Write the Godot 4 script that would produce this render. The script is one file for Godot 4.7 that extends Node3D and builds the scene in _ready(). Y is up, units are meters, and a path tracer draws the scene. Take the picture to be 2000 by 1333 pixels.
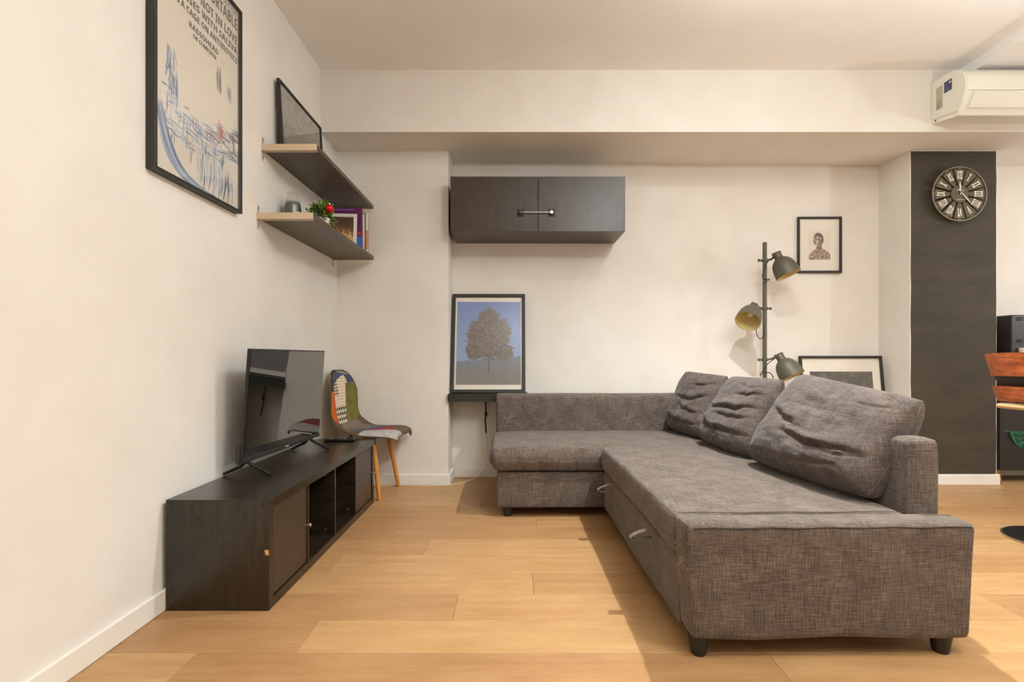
extends Node3D
# A living room corner: grey corner sofa, dark bench with a television, shelves, pictures, a three-headed floor lamp.
# x to the right along the back wall, y up, z towards the viewer; metres.

# ---------------------------------------------------------------- mesh building
class MB:
	var v := PackedVector3Array()
	var t := PackedInt32Array()
	var mark := 0

	func begin() -> void:
		mark = t.size()

	func close() -> void:  # turn the faces of the closed shape added since begin() outwards
		var vol := 0.0
		var o := v[t[mark]]
		for i in range(mark, t.size(), 3):
			vol += (v[t[i]] - o).dot((v[t[i + 1]] - o).cross(v[t[i + 2]] - o))
		if vol > 0.0:
			for i in range(mark, t.size(), 3):
				var k := t[i + 1]
				t[i + 1] = t[i + 2]
				t[i + 2] = k

	func add(p: Vector3) -> int:
		v.append(p)
		return v.size() - 1

	func tri(a: int, b: int, c: int) -> void:
		t.append(a)
		t.append(b)
		t.append(c)

	func quad(a: int, b: int, c: int, d: int) -> void:
		tri(a, b, c)
		tri(a, c, d)

	func box(c: Vector3, s: Vector3, bev := 0.0, basis := Basis()) -> MB:
		begin()
		var h := s * 0.5
		if bev <= 0.0:
			var q := []
			for i in 8:
				q.append(add(c + basis * Vector3(h.x if i & 1 else -h.x, h.y if i & 2 else -h.y, h.z if i & 4 else -h.z)))
			for f in [[0, 1, 3, 2], [4, 6, 7, 5], [0, 4, 5, 1], [2, 3, 7, 6], [0, 2, 6, 4], [1, 5, 7, 3]]:
				quad(q[f[0]], q[f[1]], q[f[2]], q[f[3]])
			close()
			return self
		var b := minf(bev, minf(h.x, minf(h.y, h.z)) * 0.98)
		var id := {}
		for i in 8:
			var sg := Vector3(1 if i & 1 else -1, 1 if i & 2 else -1, 1 if i & 4 else -1)
			for ax in 3:
				var p := Vector3(sg.x * (h.x - b), sg.y * (h.y - b), sg.z * (h.z - b))
				p[ax] = sg[ax] * h[ax]
				id[i * 3 + ax] = add(c + basis * p)
		for ax in 3:
			var u := 1 << ((ax + 1) % 3)
			var w := 1 << ((ax + 2) % 3)
			for side in 2:
				var o := (1 << ax) if side else 0
				var r := [o, o | u, o | u | w, o | w]
				if side == 0:
					r.reverse()
				quad(id[r[0] * 3 + ax], id[r[3] * 3 + ax], id[r[2] * 3 + ax], id[r[1] * 3 + ax])
		for ax in 3:  # edges running along axis ax
			var a1 := (ax + 1) % 3
			var a2 := (ax + 2) % 3
			for k in 4:
				var o := ((1 << a1) if k & 1 else 0) | ((1 << a2) if k & 2 else 0)
				var e := o | (1 << ax)
				if (k == 0 or k == 3):
					quad(id[o * 3 + a1], id[e * 3 + a1], id[e * 3 + a2], id[o * 3 + a2])
				else:
					quad(id[o * 3 + a2], id[e * 3 + a2], id[e * 3 + a1], id[o * 3 + a1])
		for i in 8:
			var odd := (i & 1) ^ ((i >> 1) & 1) ^ ((i >> 2) & 1)
			if odd:
				tri(id[i * 3], id[i * 3 + 2], id[i * 3 + 1])
			else:
				tri(id[i * 3], id[i * 3 + 1], id[i * 3 + 2])
		close()
		return self

	func span(a: Vector3, b: Vector3, bev := 0.0) -> MB:  # box from corner a to corner b
		return box((a + b) * 0.5, (b - a).abs(), bev)

	func lathe(prof: Array, seg: int, xf := Transform3D()) -> MB:  # prof: [radius, height] from one end to the other
		begin()
		var rows := []
		for p in prof:
			var row := []
			if absf(p[0]) < 1e-6:
				row.append(add(xf * Vector3(0, p[1], 0)))
			else:
				for k in seg:
					var a := TAU * k / seg
					row.append(add(xf * Vector3(cos(a) * p[0], p[1], sin(a) * p[0])))
			rows.append(row)
		for i in rows.size() - 1:
			var A: Array = rows[i]
			var B: Array = rows[i + 1]
			for k in seg:
				var k2 := (k + 1) % seg
				if A.size() == 1 and B.size() > 1:
					tri(A[0], B[k], B[k2])
				elif B.size() == 1 and A.size() > 1:
					tri(A[k], B[0], A[k2])
				elif A.size() > 1:
					quad(A[k], B[k], B[k2], A[k2])
		close()
		return self

	func tube(pts: Array, r, sides := 8) -> MB:
		begin()
		var up := Vector3.UP
		var rows := []
		for i in pts.size():
			var d: Vector3 = pts[mini(i + 1, pts.size() - 1)] - pts[maxi(i - 1, 0)]
			d = d.normalized()
			if absf(d.dot(up)) > 0.97:
				up = Vector3.RIGHT if absf(d.x) < 0.9 else Vector3.BACK
			var s := d.cross(up).normalized()
			up = s.cross(d).normalized()
			var rad: float = r[i] if r is Array else r
			var row := []
			for k in sides:
				var a := TAU * k / sides
				row.append(add(pts[i] + s * cos(a) * rad + up * sin(a) * rad))
			rows.append(row)
		for i in rows.size() - 1:
			for k in sides:
				var k2 := (k + 1) % sides
				quad(rows[i][k], rows[i + 1][k], rows[i + 1][k2], rows[i][k2])
		var c0 := add(pts[0])
		var c1 := add(pts[pts.size() - 1])
		for k in sides:
			var k2 := (k + 1) % sides
			tri(c0, rows[0][k], rows[0][k2])
			tri(c1, rows[rows.size() - 1][k2], rows[rows.size() - 1][k])
		close()
		return self

	func prism(poly: Array, depth: float, xf := Transform3D(), bev := 0.0) -> MB:  # outline in xy pushed along z
		begin()
		var pp := PackedVector2Array(poly)
		if Geometry2D.is_polygon_clockwise(pp):
			pp.reverse()
		var rings := [[pp, 0.0], [pp, depth]]
		if bev > 0.0:
			var q := Geometry2D.offset_polygon(pp, -bev)
			if q.size() == 1 and q[0].size() == pp.size():
				var qq := q[0]
				var best := 0
				for k in qq.size():
					if qq[k].distance_to(pp[0]) < qq[best].distance_to(pp[0]):
						best = k
				var al := PackedVector2Array()
				for k in qq.size():
					al.append(qq[(best + k) % qq.size()])
				rings = [[al, 0.0], [pp, bev], [pp, depth - bev], [al, depth]]
		var n := pp.size()
		var rows := []
		for r in rings:
			var row := []
			for p in r[0]:
				row.append(add(xf * Vector3(p.x, p.y, r[1])))
			rows.append(row)
		for i in rows.size() - 1:
			for k in n:
				quad(rows[i][k], rows[i][(k + 1) % n], rows[i + 1][(k + 1) % n], rows[i + 1][k])
		var tr := Geometry2D.triangulate_polygon(rings[0][0])
		for i in range(0, tr.size(), 3):
			var a := pp[tr[i]]
			var ccw := (pp[tr[i + 1]] - a).cross(pp[tr[i + 2]] - a) > 0
			var b := tr[i + 1] if ccw else tr[i + 2]
			var c := tr[i + 2] if ccw else tr[i + 1]
			tri(rows[0][tr[i]], rows[0][c], rows[0][b])
			var L: Array = rows[rows.size() - 1]
			tri(L[tr[i]], L[b], L[c])
		close()
		return self

	func soft(c: Vector3, s: Vector3, r: float, n: int, f = null) -> MB:  # rounded box, f(point, share of each axis) moves its points
		begin()
		var h := s * 0.5
		var ids := {}
		var coord := func(k: int, m: int, hh: float) -> float:  # denser towards the edges
			var x := 2.0 * k / m - 1.0
			return x * hh
		for ax in 3:
			var a1 := (ax + 1) % 3
			var a2 := (ax + 2) % 3
			var m1 := maxi(6, int(n * s[a1]))
			var m2 := maxi(6, int(n * s[a2]))
			for side in [-1, 1]:
				var row0 := []
				for i in m1 + 1:
					var row := []
					for j in m2 + 1:
						var p := Vector3.ZERO
						p[ax] = side * h[ax]
						p[a1] = warp(2.0 * i / m1 - 1.0, h[a1], r)
						p[a2] = warp(2.0 * j / m2 - 1.0, h[a2], r)
						var inner := p.clamp(-(h - Vector3.ONE * r), h - Vector3.ONE * r)
						var d := p - inner
						if d.length() > 1e-9:
							p = inner + d.normalized() * r
						if f != null:
							p = f.call(p, p / h)
						var key := Vector3i((p * 30000.0).round())
						if not ids.has(key):
							ids[key] = add(c + p)
						row.append(ids[key])
					if i > 0:
						for j in m2:
							if side > 0:
								quad(row0[j], row0[j + 1], row[j + 1], row[j])
							else:
								quad(row0[j], row[j], row[j + 1], row0[j + 1])
					row0 = row
		close()
		return self

	func warp(x: float, h: float, r: float) -> float:  # spend a fifth of the points at each end on the rounding
		var k := minf(0.22, 0.5)
		var ax := absf(x)
		var y := (ax / (1.0 - k)) * (h - r) if ax < 1.0 - k else (h - r) + r * (ax - (1.0 - k)) / k
		return y * signf(x)

	func mesh(angle := 35.0) -> ArrayMesh:
		var nt := t.size() / 3
		var fn := PackedVector3Array()
		fn.resize(nt)
		var key := PackedInt32Array()
		key.resize(v.size())
		var seen := {}
		for i in v.size():
			var k := Vector3i((v[i] * 30000.0).round())
			if not seen.has(k):
				seen[k] = seen.size()
			key[i] = seen[k]
		var around := []
		around.resize(seen.size())
		for i in nt:
			var a := v[t[i * 3]]
			fn[i] = (a - v[t[i * 3 + 2]]).cross(a - v[t[i * 3 + 1]])
			for j in 3:
				var k := key[t[i * 3 + j]]
				if around[k] == null:
					around[k] = [i]
				else:
					around[k].append(i)
		var P := PackedVector3Array()
		var N := PackedVector3Array()
		var lim := cos(deg_to_rad(angle))
		var soft_all := angle >= 180.0
		var whole := PackedVector3Array()
		if soft_all:
			whole.resize(seen.size())
			for k in seen.size():
				var s := Vector3.ZERO
				if around[k] != null:
					for f in around[k]:
						s += fn[f]
				whole[k] = s.normalized()
		for i in nt:
			var n0 := fn[i].normalized()
			if fn[i].length_squared() < 1e-20:
				continue
			for j in 3:
				var vi := t[i * 3 + j]
				P.append(v[vi])
				if soft_all:
					N.append(whole[key[vi]])
				else:
					var s := Vector3.ZERO
					for f in around[key[vi]]:
						if fn[f].normalized().dot(n0) >= lim:
							s += fn[f]
					N.append(s.normalized() if s.length_squared() > 0.0 else n0)
		var arr := []
		arr.resize(Mesh.ARRAY_MAX)
		arr[Mesh.ARRAY_VERTEX] = P
		arr[Mesh.ARRAY_NORMAL] = N
		var st := SurfaceTool.new()
		st.create_from_arrays(arr)
		st.index()
		return st.commit()

# ---------------------------------------------------------------- scene helpers
var names := {}
var M := {}

func numbered(called: String, parent: Node) -> String:
	var k := str(parent.get_instance_id()) + "/" + called
	names[k] = names.get(k, -1) + 1
	return called if names[k] == 0 else "%s_%03d" % [called, names[k]]

func put(called: String, mesh: Mesh, material: Material, parent: Node = self, xf := Transform3D()) -> MeshInstance3D:
	var o := MeshInstance3D.new()
	o.name = numbered(called, parent)
	o.mesh = mesh
	o.material_override = material
	o.transform = xf
	o.cast_shadow = GeometryInstance3D.SHADOW_CASTING_SETTING_ON
	parent.add_child(o, true)
	return o

func struct(called: String, mesh: Mesh, material: Material, label := "") -> MeshInstance3D:
	var o := put(called, mesh, material)
	o.set_meta("kind", "structure")
	if label:
		o.set_meta("label", label)
	return o

func thing(called: String, label: String, category: String, at := Vector3.ZERO, turn := 0.0, group := "") -> Node3D:
	var o := Node3D.new()
	o.name = numbered(called, self)
	add_child(o)
	o.position = at
	o.rotation.y = turn
	tag(o, label, category, group)
	return o

func tag(o: Node, label: String, category: String, group := "") -> void:
	o.set_meta("label", label)
	o.set_meta("category", category)
	if group:
		o.set_meta("group", group)

func rgb(r: float, g: float, b: float) -> Color:
	return Color(r / 255.0, g / 255.0, b / 255.0)

func mat(c: Color, rough := 0.6, metal := 0.0, spec := 0.5) -> StandardMaterial3D:
	var m := StandardMaterial3D.new()
	m.albedo_color = c
	m.roughness = rough
	m.metallic = metal
	m.metallic_specular = spec
	return m

func tex(im: Image) -> ImageTexture:
	im.generate_mipmaps()
	return ImageTexture.create_from_image(im)

func noise_img(w: int, h: int, freq: float, sd: int, oct := 3) -> Image:
	var n := FastNoiseLite.new()
	n.seed = sd
	n.noise_type = FastNoiseLite.TYPE_SIMPLEX_SMOOTH
	n.frequency = freq
	n.fractal_octaves = oct
	return n.get_seamless_image(w, h)

func bw(im: Image, w: int, h: int) -> PackedByteArray:
	im.convert(Image.FORMAT_L8)
	im.resize(w, h, Image.INTERPOLATE_CUBIC)
	return im.get_data()

func mix3(a: Color, b: Color, k: float) -> Color:
	return a.lerp(b, clampf(k, 0.0, 1.0))

func grain_image(w: int, h: int, dark: Color, light: Color, sd: int, contrast := 1.0) -> Image:  # streaks along the width
	var a := bw(noise_img(w / 16, h, 0.03, sd, 4), w, h)
	var b := bw(noise_img(w / 8, h, 0.16, sd + 1, 2), w, h)
	var c := bw(noise_img(w / 4, h / 2, 0.02, sd + 2, 3), w, h)
	var out := PackedByteArray()
	out.resize(w * h * 3)
	for i in w * h:
		var k := 0.5 + contrast * (0.5 * (a[i] / 255.0 - 0.5) + 0.35 * (b[i] / 255.0 - 0.5) + 0.45 * (c[i] / 255.0 - 0.5))
		var q := mix3(dark, light, k)
		out[i * 3] = int(q.r * 255)
		out[i * 3 + 1] = int(q.g * 255)
		out[i * 3 + 2] = int(q.b * 255)
	return Image.create_from_data(w, h, false, Image.FORMAT_RGB8, out)

func linen_bytes(n: int, sd: int) -> PackedByteArray:  # slubby woven threads both ways
	var a := bw(noise_img(n / 16, n, 0.42, sd, 2), n, n)
	var b := bw(noise_img(n, n / 16, 0.42, sd + 1, 2), n, n)
	var c := bw(noise_img(n / 2, n / 2, 0.012, sd + 2, 3), n, n)
	var d := bw(noise_img(n / 24, n, 0.2, sd + 3, 1), n, n)
	var e := bw(noise_img(n, n / 24, 0.2, sd + 4, 1), n, n)
	var out := PackedByteArray()
	out.resize(n * n)
	for i in n * n:
		var x := 0.34 * (a[i] - 127.0) + 0.34 * (b[i] - 127.0) + 0.16 * (c[i] - 127.0) + 0.26 * (d[i] - 127.0) + 0.24 * (e[i] - 127.0)
		out[i] = int(clampf(127.0 + 1.4 * x, 0.0, 255.0))
	return out

func tinted(bytes: PackedByteArray, n: int, dark: Color, light: Color) -> Image:
	var out := PackedByteArray()
	out.resize(n * n * 3)
	var lut := []
	for k in 256:
		lut.append(dark.lerp(light, k / 255.0))
	for i in n * n:
		var q: Color = lut[bytes[i]]
		out[i * 3] = int(q.r * 255)
		out[i * 3 + 1] = int(q.g * 255)
		out[i * 3 + 2] = int(q.b * 255)
	return Image.create_from_data(n, n, false, Image.FORMAT_RGB8, out)

func triplanar(m: StandardMaterial3D, scale: Vector3, offset := Vector3.ZERO, world := false) -> StandardMaterial3D:
	m.uv1_triplanar = true
	m.uv1_world_triplanar = world
	m.uv1_scale = scale
	m.uv1_offset = offset
	m.uv1_triplanar_sharpness = 8.0
	return m

func materials() -> void:
	# painted plaster: faint roller mottling
	var pl := noise_img(512, 512, 0.02, 11, 4)
	pl.convert(Image.FORMAT_RGB8)
	var pb := bw(noise_img(512, 512, 0.012, 12, 4), 512, 512)
	var wall := mat(Color.WHITE, 0.85)
	wall.albedo_texture = tex(tinted(pb, 512, rgb(230, 224, 215), rgb(237, 232, 224)))
	triplanar(wall, Vector3.ONE * 0.4, Vector3.ZERO, true)
	M.wall = wall
	var ceil := mat(Color.WHITE, 0.9)
	ceil.albedo_texture = tex(tinted(pb, 512, rgb(246, 243, 238), rgb(250, 248, 244)))
	triplanar(ceil, Vector3.ONE * 0.3, Vector3(0.3, 0, 0.2), true)
	M.ceiling = ceil
	M.trim = mat(rgb(238, 233, 222), 0.45)
	# chalky black paint with wiped smears
	var ck := grain_image(512, 256, rgb(46, 41, 30), rgb(76, 67, 51), 21, 0.75)
	var chalk := mat(Color.WHITE, 0.7)
	chalk.albedo_texture = tex(ck)
	triplanar(chalk, Vector3(0.7, 0.8, 0.7), Vector3.ZERO, true)
	M.chalk = chalk
	# oak planks: six tones of one grain
	var tones := [[rgb(155, 112, 70), rgb(188, 149, 103)], [rgb(161, 119, 76), rgb(194, 156, 110)], [rgb(150, 108, 69), rgb(183, 144, 101)], [rgb(164, 123, 78), rgb(197, 160, 113)]]
	M.planks = []
	for k in 12:
		var m := mat(Color.WHITE, 0.42, 0.0, 0.4)
		if k < 4:
			m.albedo_texture = tex(grain_image(1024, 256, tones[k][0], tones[k][1], 31 + 5 * k, 0.75))
		else:
			m.albedo_texture = M.planks[k % 4].albedo_texture
		triplanar(m, Vector3(0.55, 1.0, 2.6), Vector3(0.37 * k, 0.0, 0.23 * k))
		M.planks.append(m)
	M.joint = mat(rgb(120, 84, 52), 0.8)
	# grey linen of the sofa
	var lb := linen_bytes(1024, 51)
	var lim := tinted(lb, 1024, rgb(54, 47, 42), rgb(146, 131, 119))
	var ltex := tex(lim)
	var nb := Image.create_from_data(1024, 1024, false, Image.FORMAT_L8, lb)
	nb.convert(Image.FORMAT_RGBA8)
	nb.bump_map_to_normal_map(2.0)
	var ntex := tex(nb)
	for a in [["linen", rgb(255, 255, 255), Vector3.ZERO], ["linen_pillow", rgb(236, 236, 240), Vector3(0.3, 0.7, 0.1)]]:
		var f := mat(a[1], 0.95, 0.0, 0.2)
		f.albedo_texture = ltex
		f.normal_enabled = true
		f.normal_texture = ntex
		f.normal_scale = 0.5
		f.rim_enabled = true
		f.rim = 0.35
		f.rim_tint = 0.6
		triplanar(f, Vector3.ONE * 1.15, a[2])
		M[a[0]] = f
	M.seam = mat(rgb(62, 57, 54), 0.95)
	# black-brown veneer
	for a in [["veneer", Vector3(1.2, 1.2, 1.2), rgb(28, 22, 14), rgb(54, 44, 30), 0.27], ["veneer_door", Vector3(1, 1, 1), rgb(44, 35, 27), rgb(76, 62, 48), 0.4], ["shelf_board", Vector3(1, 1, 1), rgb(66, 55, 42), rgb(102, 88, 69), 0.4]]:
		var m := mat(Color.WHITE, a[4], 0.0, 0.5)
		m.albedo_texture = tex(grain_image(512, 512, a[2], a[3], 71 if a[0] == "veneer" else 77, 0.6))
		triplanar(m, a[1] * 1.5)
		M[a[0]] = m
	var up := (M.veneer as StandardMaterial3D).duplicate()
	var ui: Image = up.albedo_texture.get_image().duplicate()
	ui.rotate_90(CLOCKWISE)
	up.albedo_texture = tex(ui)
	M.veneer_upright = up
	var cab := mat(Color.WHITE, 0.34, 0.0, 0.5)
	cab.albedo_texture = tex(grain_image(512, 512, rgb(42, 32, 22), rgb(68, 54, 39), 83, 0.9).duplicate())
	var ci := cab.albedo_texture.get_image()
	ci.rotate_90(CLOCKWISE)
	cab.albedo_texture = tex(ci)
	triplanar(cab, Vector3.ONE * 2.0)
	M.cabinet = cab
	M.black = mat(rgb(30, 28, 25), 0.5)
	M.frame_black = mat(rgb(40, 37, 32), 0.5)
	M.black_plastic = mat(rgb(20, 20, 20), 0.4)
	M.screen = mat(rgb(9, 9, 10), 0.03, 0.0, 1.0)
	M.screen.clearcoat_enabled = true
	M.screen.clearcoat = 1.0
	M.screen.clearcoat_roughness = 0.02
	M.dark_gap = mat(rgb(16, 14, 12), 0.9)
	M.steel = mat(rgb(205, 198, 186), 0.3, 1.0)
	M.bracket = mat(rgb(214, 193, 163), 0.4, 0.35)
	M.mat_board = mat(rgb(236, 229, 215), 0.8)
	M.white_plastic = mat(rgb(232, 229, 214), 0.38)
	M.lamp_grey = mat(rgb(92, 86, 72), 0.5, 0.15)
	M.lamp_cream = mat(rgb(232, 214, 150), 0.6)
	M.bulb_off = mat(rgb(240, 232, 205), 0.25)
	M.cable_black = mat(rgb(26, 24, 22), 0.6)
	M.cable_white = mat(rgb(222, 204, 170), 0.6)
	M.beech = mat(Color.WHITE, 0.45)
	M.beech.albedo_texture = tex(grain_image(256, 128, rgb(192, 117, 40), rgb(222, 150, 66), 91, 0.8))
	triplanar(M.beech, Vector3(4, 1.5, 4))
	M.walnut = mat(Color.WHITE, 0.3)
	M.walnut.albedo_texture = tex(grain_image(512, 256, rgb(126, 52, 16), rgb(222, 122, 60), 95, 1.4))
	triplanar(M.walnut, Vector3(2.2, 5.0, 2.2))

# ---------------------------------------------------------------- start
func _ready() -> void:
	# camera: level, the lens shifted a little upwards
	var cam := Camera3D.new()
	cam.name = "camera"
	add_child(cam)
	cam.position = Vector3(0, 0.96, 0)
	cam.projection = Camera3D.PROJECTION_FRUSTUM
	cam.near = 0.05
	cam.far = 60.0
	cam.size = 2.0 * 0.05 * 666.5 / 1018.0
	cam.frustum_offset = Vector2(-5.0, 31.5) / 1018.0 * 0.05
	cam.current = true

	var env := Environment.new()
	env.background_mode = Environment.BG_COLOR
	env.background_color = Color(0.02, 0.02, 0.02)
	env.tonemap_mode = Environment.TONE_MAPPER_LINEAR
	env.tonemap_exposure = 0.69
	env.sdfgi_enabled = true
	env.ssao_enabled = true
	env.ssil_enabled = true
	var we := WorldEnvironment.new()
	we.name = "environment"
	we.environment = env
	add_child(we)

	materials()
	unseen_lamps()
	room()
	floor_planks()
	sofa()
	bench()
	television()
	remote()
	cabinet()
	shelves()
	shelf_things()
	big_poster()
	ledge_and_tree()
	patchwork_chair()
	floor_lamp()
	wall_pictures()
	air_conditioner()
	wall_clock()
	kitchen_corner()

# ---------------------------------------------------------------- lamps
const LAMP_WHITE := Color(0.955, 0.972, 0.978)

func glow(k: float) -> StandardMaterial3D:
	var m := mat(rgb(255, 244, 226), 0.4)
	m.emission_enabled = true
	m.emission = LAMP_WHITE
	m.emission_energy_multiplier = k
	return m

func omni(parent: Node, at: Vector3, energy: float, size: float) -> void:
	var l := OmniLight3D.new()
	l.name = "bulb_light"
	parent.add_child(l)
	l.position = at
	l.light_energy = energy
	l.light_color = LAMP_WHITE
	l.light_size = size
	l.omni_range = 14.0
	l.omni_attenuation = 2.0
	l.shadow_enabled = true

func unseen_lamps() -> void:
	# ceiling lamp out of view over the sofa, placed to light seat, floor and beam
	var t := thing("unseen_ceiling_spot", "unseen ceiling downlight placed to light the grey corner sofa", "ceiling lamp", Vector3(1.3, 2.94, -2.35))
	put("housing", MB.new().lathe([[0.0, 0.0], [0.07, 0.0], [0.07, -0.012], [0.05, -0.03], [0.0, -0.03]], 32).mesh(), M.white_plastic, t)
	put("bulb", MB.new().lathe([[0.0, -0.03], [0.03, -0.034], [0.045, -0.065], [0.032, -0.1], [0.0, -0.112]], 24).mesh(60), glow(6.0), t)
	var s := SpotLight3D.new()
	s.name = "bulb_light"
	t.add_child(s)
	s.position = Vector3(0, -0.08, 0)
	s.rotation.x = -PI / 2
	s.light_energy = 13.0
	s.light_color = LAMP_WHITE
	s.light_size = 0.025
	s.spot_angle = 59.0
	s.spot_angle_attenuation = 1.0
	s.spot_range = 12.0
	s.spot_attenuation = 2.0
	s.shadow_enabled = true
	omni(t, Vector3(0, -0.08, 0), 0.5, 0.04)
	# globe lamps out of view, placed to light the cabinet front and the bar side
	for a in [[Vector3(1.15, 2.94, -0.9), 0.26, 1.9, "unseen globe pendant lamp placed to light the dark wall cabinet"], [Vector3(5.2, 2.87, -2.3), 1.1, 2.6, "unseen globe pendant lamp out of view to the right, lights the bar side"]]:
		var p := thing("unseen_globe_lamp", a[3], "pendant lamp", a[0], 0.0, "unseen globe lamps")
		var drop: float = a[1]
		put("canopy", MB.new().lathe([[0.0, 0.0], [0.05, 0.0], [0.046, -0.018], [0.02, -0.026], [0.0, -0.026]], 32).mesh(), M.white_plastic, p)
		put("cord", MB.new().tube([Vector3(0, -0.02, 0), Vector3(0, -drop, 0)], 0.004, 6).mesh(), M.cable_black, p)
		put("socket", MB.new().lathe([[0.0, -drop + 0.02], [0.018, -drop + 0.02], [0.022, -drop - 0.03], [0.0, -drop - 0.03]], 20).mesh(), M.white_plastic, p)
		var prof := []
		for k in 13:
			var q := PI * k / 12
			prof.append([sin(q) * 0.055 if k % 12 else 0.0, -drop - 0.075 + cos(q) * 0.055])
		put("bulb", MB.new().lathe(prof, 24).mesh(180), glow(5.0), p)
		omni(p, Vector3(0, -drop - 0.075, 0), a[2], 0.05)

	# added floor lamps out of view: fill light bounced off the ceiling
	for a in [[Vector3(1.3, 0, -0.25), "added tall floor lamp out of view, stronger fill light bounced off the ceiling", 15.0], [Vector3(2.7, 0, -1.4), "added tall floor lamp out of view towards the bar, weaker ceiling fill light", 4.2]]:
		var u := thing("added_uplighter", a[1], "floor lamp", a[0], 0.0, "added fill uplighters")
		put("foot", MB.new().lathe([[0.0, 0.0], [0.14, 0.0], [0.14, 0.015], [0.02, 0.03], [0.0, 0.03]], 32).mesh(), M.white_plastic, u)
		put("pole", MB.new().tube([Vector3(0, 0.02, 0), Vector3(0, 1.72, 0)], 0.012, 12).mesh(60), M.white_plastic, u)
		put("bowl", MB.new().lathe([[0.0, 1.71], [0.03, 1.715], [0.12, 1.77], [0.16, 1.84], [0.155, 1.84], [0.115, 1.775], [0.03, 1.722], [0.0, 1.72]], 36).mesh(40), M.white_plastic, u)
		put("bulb", MB.new().lathe([[0.0, 1.725], [0.02, 1.735], [0.03, 1.76], [0.02, 1.79], [0.0, 1.80]], 20).mesh(60), glow(6.0), u)
		var up := SpotLight3D.new()
		up.name = "bulb_light"
		u.add_child(up)
		up.position = Vector3(0, 1.81, 0)
		up.rotation.x = PI / 2
		up.light_energy = a[2]
		up.light_color = LAMP_WHITE
		up.light_size = 0.05
		up.spot_angle = 72.0
		up.spot_angle_attenuation = 0.6
		up.spot_range = 12.0
		up.spot_attenuation = 2.0
		up.shadow_enabled = true

# ---------------------------------------------------------------- the room
const WX := -1.336   # face of the wall with the shelves
const PIER := -3.92  # face of the pier and of the black pillar

func room() -> void:
	struct("wall_left", MB.new().span(Vector3(WX - 0.15, 0, 2.75), Vector3(WX, 2.94, -4.5)).mesh(), M.wall)
	struct("wall_rear", MB.new().span(Vector3(WX, 0, 2.6), Vector3(6.0, 2.94, 2.75)).mesh(), M.wall)
	struct("wall_right", MB.new().span(Vector3(6.0, 0, 2.75), Vector3(6.15, 2.94, -4.5)).mesh(), M.wall)
	struct("wall_back", MB.new().prism([Vector2(WX, 4.15), Vector2(-0.497, 4.165), Vector2(2.954, 4.23), Vector2(6.0, 4.23), Vector2(6.0, 4.5), Vector2(WX, 4.5)], 2.52, Transform3D(Basis(Vector3.RIGHT, Vector3(0, 0, -1), Vector3.UP), Vector3.ZERO)).mesh(), M.wall)
	struct("wall_pier", MB.new().span(Vector3(WX, 0, PIER), Vector3(-0.497, 2.512, -4.16)).mesh(), M.wall)
	var pil := struct("wall_pillar", MB.new().prism([Vector2(2.973, 3.92), Vector2(3.625, 3.92), Vector2(3.64, 4.23), Vector2(2.954, 4.23)], 2.512, Transform3D(Basis(Vector3.RIGHT, Vector3(0, 0, -1), Vector3.UP), Vector3.ZERO)).mesh(), M.wall)
	# the paint stops a few millimetres short of the corners, with a hand-cut edge
	var rng := RandomNumberGenerator.new()
	rng.seed = 5
	var edge := []
	for k in 25:
		edge.append(Vector2(2.980 + rng.randf_range(-0.002, 0.002), lerpf(0.07, 2.508, k / 24.0)))
	for k in 25:
		edge.append(Vector2(3.620 + rng.randf_range(-0.002, 0.002), lerpf(2.508, 0.07, k / 24.0)))
	var pp := put("painted_panel", MB.new().prism(edge, 0.003, Transform3D(Basis(), Vector3(0, 0, PIER - 0.0005))).mesh(), M.chalk, pil)
	pp.set_meta("label", "black chalkboard paint on the pillar's face")
	struct("wall_beam", MB.new().span(Vector3(WX, 2.512, -3.59), Vector3(6.0, 2.94, -4.5)).mesh(), M.wall)
	struct("ceiling", MB.new().span(Vector3(WX - 0.15, 2.94, 2.75), Vector3(6.15, 3.08, -4.5)).mesh(), M.ceiling)
	struct("ceiling_low", MB.new().span(Vector3(3.06, 2.87, 2.6), Vector3(6.0, 2.94, -3.59)).mesh(), M.ceiling)
	# skirting boards
	var bh := 0.08
	struct("baseboard_left", MB.new().span(Vector3(WX, 0, 2.6), Vector3(WX + 0.015, bh, PIER + 0.015), 0.003).mesh(), M.trim)
	struct("baseboard_pier", MB.new().span(Vector3(WX + 0.015, 0, PIER), Vector3(-0.482, bh, PIER + 0.015), 0.003).span(Vector3(-0.497, 0, PIER), Vector3(-0.482, bh, -4.15), 0.003).mesh(), M.trim)
	struct("baseboard_back", MB.new().prism([Vector2(-0.482, 4.150), Vector2(2.95, 4.215), Vector2(2.95, 4.232), Vector2(-0.482, 4.167)], bh, Transform3D(Basis(Vector3.RIGHT, Vector3(0, 0, -1), Vector3.UP), Vector3.ZERO), 0.003).mesh(), M.trim)
	struct("baseboard_pillar", MB.new().span(Vector3(2.958, 0, PIER), Vector3(3.640, bh, PIER + 0.015), 0.003).span(Vector3(3.625, 0, PIER), Vector3(3.640, bh, -4.2), 0.003).span(Vector3(2.958, 0, PIER), Vector3(2.973, bh, -4.2), 0.003).mesh(), M.trim)
	struct("baseboard_far", MB.new().span(Vector3(3.64, 0, -4.215), Vector3(6.0, bh, -4.23), 0.003).mesh(), M.trim)

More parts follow.
